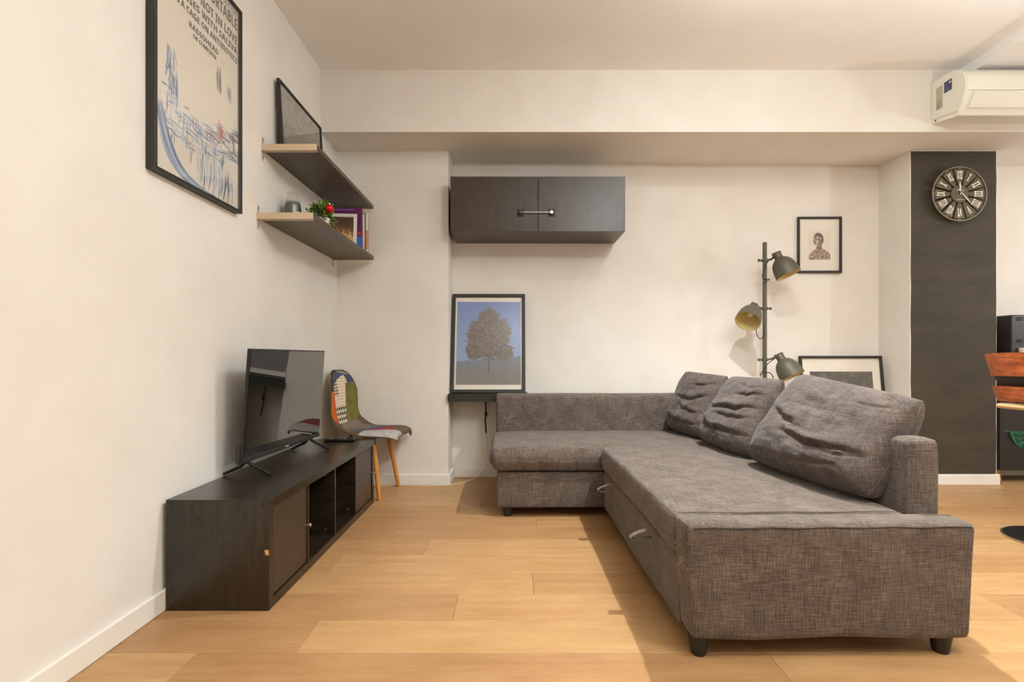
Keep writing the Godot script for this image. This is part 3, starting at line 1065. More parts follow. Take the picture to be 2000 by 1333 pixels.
	# red bauble caught among the leaves
	t = thing("red_bauble", "shiny red bauble beside the small green plant", "ornament", Vector3(-1.066, 1.790, -3.00))
	var ball := []
	for k in 13:
		ball.append([maxf(0.0, sin(PI * k / 12)) * 0.025 if k % 12 else 0.0, 0.025 - cos(PI * k / 12) * 0.025])
	put("ball", MB.new().lathe(ball, 28).mesh(180), mat(rgb(196, 16, 18), 0.12, 0.35), t)
	put("cap", MB.new().lathe([[0.0, 0.048], [0.006, 0.048], [0.006, 0.055], [0.0, 0.056]], 12).mesh(), M.steel, t)
	put("hanger", MB.new().tube([Vector3(0, 0.055, 0), Vector3(-0.01, 0.062, 0.0), Vector3(-0.03, 0.055, 0.01)], 0.0007, 4).mesh(), M.steel, t)
	# small white-framed picture standing in front of the books
	t = thing("small_framed_picture", "small white-framed brown and orange picture standing before the books", "picture", Vector3(-1.29, top, -3.53), deg_to_rad(6))
	var lean := Transform3D(Basis(Vector3.RIGHT, deg_to_rad(-5)), Vector3.ZERO)
	frame_parts(t, 0.215, 0.232, 0.022, 0.012, mat(rgb(226, 222, 214), 0.5), lean)
	var im2 := drawn(96, 96, func(x: float, y: float) -> Color:
		var n := nz.get_noise_2d(x * 2.0 + 5.0, y * 2.0)
		var c := mix3(rgb(84, 60, 44), rgb(206, 150, 88), (y - 0.35) * 3.0 + n)
		return mix3(c, rgb(240, 214, 160), (y - 0.6) * 2.4 + n * 0.8))
	print_plane("print", t, 0.022, 0.022, 0.193, 0.210, 0.006, glazed(im2), lean)
	# books standing at the end of the shelf, covers towards the room
	var bk := [[0.285, 0.020, rgb(104, 34, 88), "purple picture book with a blue foot", -1.318, 0.262, -3.600], [0.250, 0.014, rgb(226, 222, 212), "thin white book behind the purple one", -1.315, 0.265, -3.626], [0.262, 0.016, rgb(92, 104, 98), "grey-green book between two white books", -1.316, 0.270, -3.646], [0.270, 0.018, rgb(232, 226, 210), "white book with an orange lower spine", -1.318, 0.280, -3.668], [0.245, 0.022, rgb(150, 128, 96), "tan book at the back of the row", -1.318, 0.276, -3.692]]
	for b in bk:
		var o := thing("book", b[3] + " on the lower wall shelf", "book", Vector3(b[4], top, b[6]), 0.0, "books on the lower wall shelf")
		var w: float = b[5]
		var h: float = b[0]
		var th: float = b[1]
		var cm := mat(b[2], 0.45)
		put("front_cover", MB.new().span(Vector3(0, 0, 0), Vector3(w, h, -0.0018), 0.0004).mesh(), cm, o)
		put("back_cover", MB.new().span(Vector3(0, 0, -th), Vector3(w, h, -th + 0.0018), 0.0004).mesh(), cm, o)
		put("spine", MB.new().span(Vector3(w, 0, 0), Vector3(w + 0.002, h, -th), 0.0004).mesh(), cm, o)
		put("pages", MB.new().span(Vector3(0.003, 0.003, -0.0018), Vector3(w - 0.0005, h - 0.003, -th + 0.0018)).mesh(), mat(rgb(236, 228, 208), 0.9), o)
		if b == bk[0]:
			put("cover_print", MB.new().span(Vector3(0.01, h * 0.93, 0.0004), Vector3(w - 0.055, h - 0.006, 0)).mesh(), mat(rgb(120, 84, 150), 0.5), o)
			put("cover_print", MB.new().span(Vector3(w - 0.036, 0.0, 0.0004), Vector3(w, h * 0.30, 0)).mesh(), mat(rgb(64, 120, 190), 0.5), o)
			put("cover_print", MB.new().span(Vector3(w - 0.030, h * 0.34, 0.0004), Vector3(w - 0.006, h * 0.42, 0)).mesh(), mat(rgb(190, 70, 60), 0.5), o)
		if b == bk[3]:
			put("cover_print", MB.new().span(Vector3(w - 0.03, 0.01, 0.0004), Vector3(w, h * 0.55, 0)).mesh(), mat(rgb(216, 126, 46), 0.5), o)
			put("spine_print", MB.new().span(Vector3(w + 0.0018, 0.01, 0), Vector3(w + 0.0024, h * 0.55, -th)).mesh(), mat(rgb(216, 126, 46), 0.5), o)

# ---------------------------------------------------------------- pictures
func lettering(called: String, t: Node3D, txt: String, cap: float, x_end: float, y: float, z: float, m: Material, width := -1.0, bold := 500, x_start := -1.0) -> void:
	var f := SystemFont.new()
	f.font_names = PackedStringArray(["Droid Sans"])
	f.font_weight = bold
	var tm := TextMesh.new()
	tm.font = f
	tm.text = txt
	tm.font_size = 64
	tm.pixel_size = cap / 46.0
	tm.depth = 0.0006
	tm.curve_step = 2.0
	tm.horizontal_alignment = HORIZONTAL_ALIGNMENT_LEFT
	var bb := tm.get_aabb()
	var sx := 1.0 if width < 0.0 else width / bb.size.x
	var x0 := x_start if x_start >= 0.0 else x_end - bb.size.x * sx
	var o := put(called, tm, m, t)
	o.transform = Transform3D(Basis.from_scale(Vector3(sx, 1, 1)), Vector3(x0 - bb.position.x * sx, y - bb.position.y, z))

func big_poster() -> void:
	var W := 0.605
	var H := 0.965
	var t := thing("framed_poster", "tall black-framed cream poster with dense lettering and blue brush strokes", "poster", Vector3(WX, 1.644, -1.886), deg_to_rad(90))
	frame_parts(t, W, H, 0.013, 0.036, M.frame_black)
	# loose abstract brushwork on cream: a plain stand-in for the printed art
	var im := Image.create(512, 768, false, Image.FORMAT_RGB8)
	im.fill(rgb(230, 220, 204))
	var rng := RandomNumberGenerator.new()
	rng.seed = 21
	var blues := [rgb(132, 158, 196), rgb(92, 118, 160), rgb(176, 196, 218), rgb(74, 78, 96), rgb(206, 214, 222)]
	for k in 40:
		var x := 0.17 + rng.randf_range(-0.05, 0.05)
		var y := rng.randf_range(0.47, 0.64)
		stroke(im, Vector2(x, y), Vector2(x + rng.randf_range(-0.02, 0.02), y + rng.randf_range(0.02, 0.1)), 0.1, rng.randf_range(1.5, 6.0), blues[rng.randi() % 4], 0.5)
	for k in 420:
		var x := rng.randf_range(0.06, 0.95)
		var y := 0.70 + 0.06 * sin(x * 4.0) + rng.randf_range(-0.08, 0.09)
		var v := rng.randf() < 0.5
		stroke(im, Vector2(x, y), Vector2(x + (rng.randf_range(-0.01, 0.01) if v else rng.randf_range(0.04, 0.16)), y + (rng.randf_range(0.02, 0.07) if v else rng.randf_range(-0.01, 0.02))), rng.randf_range(-0.1, 0.1), rng.randf_range(1.0, 4.0), blues[rng.randi() % 5] if rng.randf() < 0.8 else rgb(236, 230, 220), 0.5)
	for k in 46:
		var o := rng.randf_range(-0.05, 0.06)
		stroke(im, Vector2(0.04 + o * 0.6, 0.72 + rng.randf_range(0, 0.03)), Vector2(0.56 + o * 2.0, 0.99), -0.22 + rng.randf_range(-0.03, 0.03), rng.randf_range(2.0, 6.0), blues[rng.randi() % 5], 0.42)
	for k in 50:
		var x := rng.randf_range(0.45, 0.92)
		stroke(im, Vector2(x, rng.randf_range(0.82, 0.88)), Vector2(x + rng.randf_range(-0.05, 0.02), rng.randf_range(0.92, 1.0)), 0.05, rng.randf_range(1.5, 5.0), blues[rng.randi() % 5], 0.5)
	for k in 30:
		var x := 0.72 + rng.randf_range(-0.03, 0.03)
		stroke(im, Vector2(x, rng.randf_range(0.36, 0.44)), Vector2(x + 0.01, rng.randf_range(0.44, 0.50)), 0.0, rng.randf_range(1.0, 3.0), rgb(92, 88, 92), 0.5)
		stroke(im, Vector2(x + 0.14, rng.randf_range(0.40, 0.44)), Vector2(x + 0.15, rng.randf_range(0.45, 0.50)), 0.0, rng.randf_range(1.0, 2.5), rgb(110, 104, 104), 0.25)
	for k in 22:
		var x := 0.74 + rng.randf_range(-0.02, 0.03)
		stroke(im, Vector2(x, rng.randf_range(0.60, 0.66)), Vector2(x + 0.01, rng.randf_range(0.66, 0.72)), 0.0, rng.randf_range(1.5, 4.0), [rgb(222, 92, 58), rgb(226, 150, 110), rgb(92, 116, 176)][k % 3], 0.5)
		stroke(im, Vector2(0.93 + rng.randf_range(-0.03, 0.03), 0.64), Vector2(0.94, rng.randf_range(0.68, 0.73)), 0.0, 3.0, [rgb(70, 80, 110), rgb(196, 60, 52), rgb(140, 160, 200)][k % 3], 0.3)
	print_plane("print", t, 0.013, 0.013, W - 0.013, H - 0.013, 0.020, glazed(im, 0.55))
	var ink := mat(rgb(58, 54, 50), 0.7)
	var z := 0.0207
	var e := W - 0.020
	# bottom line of each row of letters, measured up from the frame's lower edge
	lettering("lettering", t, "PRODUCTIVE", 0.022, e, 0.925, z, ink)
	lettering("lettering", t, "COMFORTABLE", 0.052, e, 0.862, z, ink, 0.36, 700)
	lettering("lettering", t, "NOT IN LOVE", 0.038, e, 0.795, z, ink, 0.285, 600)
	lettering("lettering", t, "KISSES WITH SALIVA", 0.029, e, 0.748, z, ink, 0.43, 600)
	lettering("lettering", t, "IN A CAGE ON ANTIBIOTICS", 0.026, e, 0.704, z, ink, 0.465, 600)
	lettering("lettering", t, "RADIOHEAD", 0.023, e, 0.655, z, ink, 0.205, 800, 0.222)
	lettering("lettering", t, "OK COMPUTER", 0.018, e, 0.625, z, ink, 0.165, 600, 0.248)
	print_plane("glass_pane", t, 0.012, 0.012, W - 0.012, H - 0.012, 0.030, pane())

func ledge_and_tree() -> void:
	var l := thing("wall_ledge", "black floating ledge in the niche carrying the tree picture", "shelf", Vector3(-0.5, 0.627, -3.895))
	put("board", MB.new().span(Vector3(0.006, 0, -0.026), Vector3(0.60, 0.056, -0.266)).mesh(), M.frame_black, l)
	put("front_lip", MB.new().span(Vector3(0, 0, 0), Vector3(0.60, 0.056, -0.0245), 0.001).mesh(), M.frame_black, l)
	# framed print of a tree leaning on the niche wall
	var t := thing("framed_tree_print", "black-framed print of a brown tree against blue sky on the black ledge", "picture", Vector3(-0.490, 0.684, -3.985))
	var W := 0.573
	var H := 0.786
	var xf := Transform3D(Basis(Vector3.RIGHT, deg_to_rad(-11.0)), Vector3.ZERO)
	frame_parts(t, W, H, 0.026, 0.022, M.frame_black, xf)
	print_plane("mount", t, 0.026, 0.026, W - 0.026, H - 0.026, 0.007, M.mat_board, xf)
	var nz := FastNoiseLite.new()
	nz.seed = 8
	nz.frequency = 1.0
	nz.fractal_octaves = 4
	var im := drawn(400, 512, func(x: float, y: float) -> Color:
		var n := nz.get_noise_2d(x * 9.0, y * 11.0)
		var n2 := nz.get_noise_2d(x * 26.0 + 9.0, y * 32.0)
		var c := mix3(rgb(90, 124, 186), rgb(126, 152, 198), y * 1.5)
		var hill := 0.725 - 0.05 * x + 0.02 * nz.get_noise_2d(x * 8.0, 2.0) - 0.05 * maxf(0.0, x - 0.72)
		if y > hill:
			c = mix3(rgb(96, 112, 128), rgb(114, 108, 104), (y - hill) * 5.0)
			c = c.darkened(0.06 * n2)
		# crown: overlapping lobes with a ragged leafy edge
		var best := -1.0
		for q in [[0.50, 0.22, 0.17, 0.14], [0.37, 0.38, 0.22, 0.17], [0.64, 0.36, 0.21, 0.16], [0.50, 0.53, 0.34, 0.18], [0.29, 0.60, 0.16, 0.11], [0.71, 0.60, 0.17, 0.11]]:
			best = maxf(best, 1.0 - Vector2((x - q[0]) / q[2], (y - q[1]) / q[3]).length())
		if best + 0.30 * n + 0.30 * n2 > 0.0:
			c = mix3(rgb(58, 47, 40), rgb(110, 92, 80), 0.5 + 1.2 * n2 + 0.6 * n)
		if absf(x - 0.5) < 0.014 + 0.02 * maxf(0.0, y - 0.82) and y > 0.68 and y < 0.86:
			c = rgb(86, 76, 70)
		return c)
	print_plane("print", t, 0.040, 0.064, W - 0.036, H - 0.062, 0.009, glazed(im, 0.6), xf)
	print_plane("glass_pane", t, 0.025, 0.025, W - 0.025, H - 0.025, 0.014, pane(), xf)
	# dark cable hanging from the ledge, pale lead with a coil running along the floor
	var c := thing("power_cable", "thin cable hanging under the black ledge and running along the skirting", "cable", Vector3(-0.23, 0.0, -4.12))
	put("dark_lead", MB.new().tube([Vector3(0, 0.627, 0), Vector3(0.004, 0.54, 0.004), Vector3(-0.002, 0.46, 0.002), Vector3(0.006, 0.36, 0.004)], 0.006, 8).mesh(60), M.cable_black, c)
	put("plug", MB.new().lathe([[0.0, 0.0], [0.008, 0.0], [0.011, 0.012], [0.011, 0.03], [0.006, 0.04], [0.0, 0.04]], 16, Transform3D(Basis(), Vector3(0.004, 0.49, 0.002))).mesh(), M.cable_black, c)
	var lead := [Vector3(0.006, 0.36, 0.004), Vector3(0.014, 0.30, 0.006), Vector3(0.022, 0.235, 0.008)]
	for k in 17:
		var a := -0.4 + TAU * k / 16.0
		lead.append(Vector3(-0.002 + cos(a) * 0.028, 0.205 + sin(a) * 0.034, 0.010 + 0.0003 * k))
	for p in [Vector3(0.03, 0.16, 0.016), Vector3(0.025, 0.12, 0.03), Vector3(-0.02, 0.06, 0.05), Vector3(-0.07, 0.02, 0.075), Vector3(-0.14, 0.004, 0.11), Vector3(-0.22, 0.003, 0.20), Vector3(-0.30, 0.003, 0.235), Vector3(-0.5, 0.003, 0.240), Vector3(-0.78, 0.003, 0.236)]:
		lead.append(p)
	put("pale_lead", MB.new().tube(smooth(lead, 4), 0.0032, 6).mesh(60), M.cable_white, c)

func smooth(p: Array, n: int) -> Array:
	var out := []
	for i in p.size() - 1:
		var a: Vector3 = p[maxi(i - 1, 0)]
		var b: Vector3 = p[i]
		var c: Vector3 = p[i + 1]
		var d: Vector3 = p[mini(i + 2, p.size() - 1)]
		for k in n:
			out.append(b.cubic_interpolate(c, a, d, float(k) / n))
	out.append(p[p.size() - 1])
	return out

func wall_pictures() -> void:
	var t := thing("framed_portrait", "small black-framed bust portrait hung above the floor lamp", "picture", Vector3(2.284, 1.640, -4.222), deg_to_rad(-1.08))
	var W := 0.352
	var H := 0.452
	frame_parts(t, W, H, 0.017, 0.024, M.frame_black)
	print_plane("mount", t, 0.017, 0.017, W - 0.017, H - 0.017, 0.008, M.mat_board)
	var nz := FastNoiseLite.new()
	nz.seed = 31
	nz.frequency = 1.0
	nz.fractal_octaves = 4
	var im := drawn(150, 210, func(x: float, y: float) -> Color:
		var n := 1.6 * nz.get_noise_2d(x * 5.0, y * 7.0)
		var n2 := 1.6 * nz.get_noise_2d(x * 13.0 + 4.0, y * 17.0)
		var c := rgb(228, 218, 200)
		var skin := mix3(rgb(98, 82, 70), rgb(196, 172, 146), 0.45 + 1.1 * (0.45 - x) + 1.2 * n)
		var sh := Vector2((x - 0.5) / 0.56, (y - 1.02) / 0.40).length()
		if sh < 1.0 and y > 0.62:
			c = mix3(mix3(rgb(90, 78, 70), rgb(206, 180, 156), 0.5 + 1.6 * n2 + 0.9 * n), rgb(176, 92, 80), 0.5 * maxf(0.0, n))
		if absf(x - 0.47 - 0.1 * (y - 0.6)) < 0.13 and y > 0.42 and y < 0.72:
			c = skin.darkened(0.12)
		if Vector2((x - 0.43) / 0.25, (y - 0.30) / 0.235).length() < 1.0:
			c = skin
			if y < 0.17 + 0.25 * maxf(0.0, x - 0.42) + 0.03 * n or x > 0.60:
				c = mix3(rgb(46, 42, 38), rgb(92, 82, 72), 0.5 + n2)
			if absf(y - 0.30) < 0.012 and x > 0.24 and x < 0.48:
				c = rgb(70, 58, 50)
		return c)
	print_plane("print", t, 0.095, 0.108, 0.265, 0.340, 0.010, glazed(im, 0.7))
	print_plane("glass_pane", t, 0.016, 0.016, W - 0.016, H - 0.016, 0.016, pane())
	t = thing("large_frame", "large black-framed dark print on the floor behind the sofa cushions", "picture", Vector3(2.270, 0.0, -4.060), deg_to_rad(-1.08))
	W = 0.650
	H = 0.975
	var xf := Transform3D(Basis(Vector3.RIGHT, deg_to_rad(-7.0)), Vector3.ZERO)
	frame_parts(t, W, H, 0.019, 0.024, M.frame_black, xf)
	print_plane("mount", t, 0.019, 0.019, W - 0.019, H - 0.019, 0.008, M.mat_board, xf)
	var im2 := drawn(128, 180, func(x: float, y: float) -> Color:
		var n := nz.get_noise_2d(x * 5.0 + 3.0, y * 8.0)
		var n2 := nz.get_noise_2d(x * 30.0, y * 40.0)
		return mix3(rgb(48, 41, 33), rgb(104, 92, 76), 0.35 + 1.2 * n + 0.5 * n2))
	print_plane("print", t, 0.080, 0.11, W - 0.080, H - 0.125, 0.010, glazed(im2, 0.6), xf)
	print_plane("glass_pane", t, 0.018, 0.018, W - 0.018, H - 0.018, 0.016, pane(), xf)

# ---------------------------------------------------------------- patchwork chair
func patchwork_chair() -> void:
	var t := thing("patchwork_chair", "shell chair in patchwork fabric on beech legs beside the bench", "chair", Vector3(-1.03, 0, -3.69), deg_to_rad(-6.5))
	var curve := Curve3D.new()
	var pts := [Vector3(0.254, 0.420, 0), Vector3(0.248, 0.440, 0), Vector3(0.19, 0.452, 0), Vector3(0.06, 0.446, 0), Vector3(-0.07, 0.440, 0), Vector3(-0.145, 0.462, 0), Vector3(-0.185, 0.530, 0), Vector3(-0.207, 0.62, 0), Vector3(-0.226, 0.71, 0), Vector3(-0.243, 0.785, 0), Vector3(-0.257, 0.835, 0), Vector3(-0.266, 0.866, 0)]
	var wid := [0.15, 0.185, 0.212, 0.228, 0.226, 0.222, 0.222, 0.220, 0.208, 0.180, 0.135, 0.050]
	var fine := smooth(pts, 8)
	var at := func(u: float, s: float) -> Vector3:
		var x := u * (fine.size() - 1)
		var i := mini(int(x), fine.size() - 2)
		var p: Vector3 = (fine[i] as Vector3).lerp(fine[i + 1], x - i)
		var y := u * (wid.size() - 1)
		var j := mini(int(y), wid.size() - 2)
		var fr := y - j
		var w := cubic_interpolate(wid[j], wid[j + 1], wid[maxi(j - 1, 0)], wid[mini(j + 2, wid.size() - 1)], fr)
		var hip := exp(-pow((u - 0.48) / 0.2, 2))
		p.y += 0.055 * hip * s * s * s * s - 0.032 * pow(absf(s), 7.0) * (1.0 - smoothstep(0.30, 0.45, u))
		p.x += (0.045 * smoothstep(0.45, 0.75, u)) * s * s
		p.z = s * w
		return p
	# which piece of cloth covers a point of the shell: u from the seat's lip to the top of the back, s across
	var which := func(u: float, s: float) -> int:
		if u < 0.50:
			if s > 0.42 + 0.2 * u:
				return 0 if u < 0.30 else 1
			if u < 0.19 - 0.09 * s or s < -0.72:
				return 2
			if u < 0.27 + 0.08 * s:
				return 3
			if u < 0.36 + 0.12 * s and s > -0.5:
				return 4
			if s > 0.25 and u < 0.44:
				return 5
			return 6
		if s > 0.60:
			return 7 if u < 0.735 else 8
		if s < -0.10 - 1.6 * (u - 0.56) and u < 0.80:
			return 9 if s > -0.97 else 9
		if u > 0.84 - 0.10 * s or s < -0.62 + 0.0 * u:
			return 10
		if u < 0.63:
			return 11
		return 12 if s > 0.12 + 0.4 * (u - 0.7) and u > 0.70 else 13
	var hound := func(n: int, a: Color, b: Color) -> Image:
		return drawn(64, 64, func(x: float, y: float) -> Color:
			var i := int(x * n)
			var j := int(y * n)
			var fx := x * n - i
			var fy := y * n - j
			if (i + j) % 2 == 0:
				return b if (i % 2) == 0 else a
			return b if fmod(fx + fy, 0.5) < 0.25 else a)
	var tweed := func(c: Color, sd: int) -> StandardMaterial3D:
		var m := mat(Color.WHITE, 0.95)
		m.albedo_texture = tex(tinted(linen_bytes(128, sd), 128, c.darkened(0.35), c.lightened(0.12)))
		return triplanar(m, Vector3.ONE * 9.0)
	var cloth := [tweed.call(rgb(206, 198, 192), 1), tweed.call(rgb(104, 78, 44), 2), tweed.call(rgb(112, 84, 62), 3), tweed.call(rgb(176, 28, 30), 4), tweed.call(rgb(72, 92, 132), 5), tweed.call(rgb(206, 112, 44), 6), tweed.call(rgb(138, 120, 102), 7), tweed.call(rgb(244, 104, 16), 8), tweed.call(rgb(58, 42, 24), 9), tweed.call(rgb(128, 122, 40), 10), tweed.call(rgb(70, 88, 122), 11)]
	for a in [[4, rgb(232, 216, 190), rgb(38, 34, 36)], [8, rgb(236, 220, 194), rgb(58, 52, 50)], [8, rgb(238, 222, 196), rgb(198, 178, 150)]]:
		var m := mat(Color.WHITE, 0.95)
		m.albedo_texture = tex(hound.call(a[0], a[1], a[2]))
		triplanar(m, Vector3.ONE * (14.0 if a[0] == 4 else 12.0))
		cloth.append(m)
	var nu := 110
	var ns := 72
	var grid := []
	var low := []
	for i in nu + 1:
		var r := []
		var r2 := []
		for j in ns + 1:
			var u := float(i) / nu
			var s := 2.0 * j / ns - 1.0
			var p: Vector3 = at.call(u, s)
			var du: Vector3 = at.call(minf(u + 0.01, 1.0), s) - at.call(maxf(u - 0.01, 0.0), s)
			var ds: Vector3 = at.call(u, minf(s + 0.02, 1.0)) - at.call(u, maxf(s - 0.02, -1.0))
			var n := du.cross(ds).normalized()
			if n.dot(Vector3(0.5, 1, 0)) < 0.0:
				n = -n
			var e := sqrt(maxf(0.0, (1.0 - pow(absf(s), 6.0)) * (1.0 - pow(absf(2.0 * u - 1.0), 12.0))))
			r.append(p + n * 0.012 * e)
			r2.append(p - n * 0.009 * e)
		grid.append(r)
		low.append(r2)
	var piece := []
	for k in 14:
		piece.append(MB.new())
	var shell := MB.new()
	for i in nu:
		for j in ns:
			var k: int = which.call((i + 0.5) / nu, 2.0 * (j + 0.5) / ns - 1.0)
			var m: MB = piece[k]
			m.quad(m.add(grid[i][j]), m.add(grid[i + 1][j]), m.add(grid[i + 1][j + 1]), m.add(grid[i][j + 1]))
			shell.quad(shell.add(low[i][j]), shell.add(low[i][j + 1]), shell.add(low[i + 1][j + 1]), shell.add(low[i + 1][j]))
	var sh := put("shell", shell.mesh(180), mat(rgb(206, 186, 160), 0.6), t)
	sh.set_meta("label", "pale underside of the seat shell")
	var says := ["pale grey", "brown tweed", "brown", "red", "blue", "orange", "taupe", "bright orange", "dark brown", "olive green", "blue", "black and cream checked", "cream and dark checked", "pale cream checked"]
	for k in 14:
		if piece[k].t.size():
			var o := put("fabric_patch", piece[k].mesh(180), cloth[k], t)
			o.set_meta("label", says[k] + " fabric patch")
	# edge seam
	var rim := []
	for k in 61:
		rim.append(at.call(k / 60.0, 1.0))
	for k in 21:
		rim.append(at.call(1.0, 1.0 - 2.0 * k / 20.0))
	for k in 61:
		rim.append(at.call(1.0 - k / 60.0, -1.0))
	for k in 21:
		rim.append(at.call(0.0, -1.0 + 2.0 * k / 20.0))
	put("edge_seam", MB.new().tube(rim, 0.004, 6).mesh(60), mat(rgb(88, 70, 52), 0.9), t)
	for a in [[1, 1], [1, -1], [-1, 1], [-1, -1]]:
		var top := Vector3(0.085 * a[0] if a[0] > 0 else -0.07, 0.425, 0.145 * a[1])
		var foot := Vector3(0.150 if a[0] > 0 else -0.19, 0.0, 0.190 * a[1])
		var mid := top.lerp(foot, 0.14)
		put("leg", MB.new().tube([foot, foot.lerp(mid, 0.1), foot.lerp(mid, 0.6), mid], [0.0115, 0.013, 0.0165, 0.017], 16).mesh(60), M.beech, t)
		put("leg_socket", MB.new().tube([mid, top.lerp(foot, 0.06), top], [0.0175, 0.016, 0.014], 14).mesh(60), mat(rgb(126, 122, 116), 0.4, 0.7), t)
	put("strut", MB.new().tube([Vector3(0.085, 0.395, 0.15), Vector3(0.0, 0.365, 0.0), Vector3(-0.08, 0.395, -0.15)], 0.005, 8).mesh(60), M.black, t)
	put("strut", MB.new().tube([Vector3(0.085, 0.395, -0.15), Vector3(0.0, 0.375, 0.0), Vector3(-0.08, 0.395, 0.15)], 0.005, 8).mesh(60), M.black, t)

# ---------------------------------------------------------------- floor lamp
func floor_lamp() -> void:
	var o := Vector3(1.92, 0, -4.0)
	var t := thing("floor_lamp", "dark grey floor lamp with three tilted bell shades, unlit, behind the sofa", "floor lamp", o)
	put("base", MB.new().lathe([[0.0, 0.0], [0.135, 0.0], [0.135, 0.012], [0.128, 0.018], [0.02, 0.022], [0.0, 0.022]], 40).mesh(), M.lamp_grey, t)
	put("pole", MB.new().span(Vector3(-0.0125, 0.02, -0.0125), Vector3(0.0125, 1.842, 0.0125), 0.003).mesh(), M.lamp_grey, t)
	for a in [[1.703, 1, Vector3(0.082, 1.747, 0.02), Vector3(0.36, -0.90, 0.24)], [1.333, -1, Vector3(-0.088, 1.352, 0.02), Vector3(-0.50, -0.66, 0.50)], [0.940, 1, Vector3(0.100, 0.972, 0.02), Vector3(0.38, -0.86, 0.34)]]:
		var y: float = a[0]
		var s: float = a[1]
		var p: Vector3 = a[2]
		var ax: Vector3 = (a[3] as Vector3).normalized()
		put("clamp", MB.new().box(Vector3(0, y, 0), Vector3(0.042, 0.022, 0.036), 0.003).mesh(), M.lamp_grey, t)
		put("clamp_knob", MB.new().tube([Vector3(-0.02 * s, y, 0), Vector3(-0.045 * s, y - 0.002, 0)], 0.006, 10).tube([Vector3(-0.04 * s, y, 0), Vector3(-0.05 * s, y, 0)], 0.011, 12).mesh(), M.lamp_grey, t)
		put("arm", MB.new().tube([Vector3(0.018 * s, y, 0), Vector3(0.05 * s, y + 0.008, 0.008), p - ax * 0.004], [0.007, 0.009, 0.010], 10).mesh(60), M.lamp_grey, t)
		# head: lathe whose axis runs from the joint to the opening
		var side := ax.cross(Vector3.BACK).normalized()
		var b := Basis(side, ax, side.cross(ax))
		var xf := Transform3D(b, p)
		put("socket", MB.new().lathe([[0.0, -0.012], [0.022, -0.012], [0.029, -0.004], [0.031, 0.035], [0.034, 0.042], [0.0, 0.042]], 28, xf).mesh(), M.lamp_grey, t)
		put("hinge", MB.new().tube([p + side * 0.03 - ax * 0.004, p - side * 0.03 - ax * 0.004], 0.014, 14).mesh(), M.lamp_grey, t)
		var shade := put("shade", MB.new().lathe([[0.030, 0.036], [0.050, 0.050], [0.068, 0.070], [0.080, 0.098], [0.087, 0.135], [0.091, 0.185], [0.0895, 0.185], [0.0855, 0.136], [0.0785, 0.099], [0.0665, 0.072], [0.049, 0.0515], [0.030, 0.0375]], 48, xf).mesh(50), M.lamp_grey, t)
		var lin := put("lining", MB.new().lathe([[0.030, 0.0385], [0.0485, 0.0525], [0.066, 0.073], [0.078, 0.100], [0.085, 0.137], [0.0890, 0.1848], [0.0886, 0.1846], [0.0846, 0.138], [0.0776, 0.101], [0.0656, 0.074], [0.0481, 0.0535], [0.030, 0.0393]], 48, xf).mesh(50), M.lamp_cream, shade)
		lin.set_meta("label", "cream inside of the shade")
		put("bulb", MB.new().lathe([[0.0, 0.042], [0.013, 0.042], [0.014, 0.060], [0.024, 0.082], [0.026, 0.098], [0.020, 0.114], [0.0, 0.122]], 24, xf).mesh(60), M.bulb_off, t)
		# lead looping back to the pole
		var c := []
		if s < 0:
			c = [p, Vector3(-0.04, y - 0.03, 0.03), Vector3(-0.085, y - 0.15, 0.05), Vector3(-0.085, y - 0.20, 0.05), Vector3(-0.055, y - 0.235, 0.045), Vector3(-0.02, y - 0.20, 0.03), Vector3(-0.014, y - 0.14, 0.016)]
		elif y > 1.2:
			c = [p, Vector3(0.01, y - 0.02, 0.018), Vector3(-0.018, y - 0.09, 0.018), Vector3(-0.025, y - 0.13, 0.018), Vector3(0.0, y - 0.15, 0.018), Vector3(0.03, y - 0.145, 0.016), Vector3(0.014, y - 0.16, 0.016), Vector3(-0.02, y - 0.185, 0.014)]
		else:
			c = [p, Vector3(0.015, y - 0.03, 0.018), Vector3(-0.012, y - 0.07, 0.018), Vector3(-0.05, y - 0.12, 0.03), Vector3(-0.03, y - 0.095, 0.03), Vector3(0.03, y - 0.105, 0.03), Vector3(0.05, y - 0.15, 0.028), Vector3(0.02, y - 0.2, 0.02)]
		put("lead", MB.new().tube(smooth(c, 6), 0.0032, 6).mesh(60), M.cable_black, t)

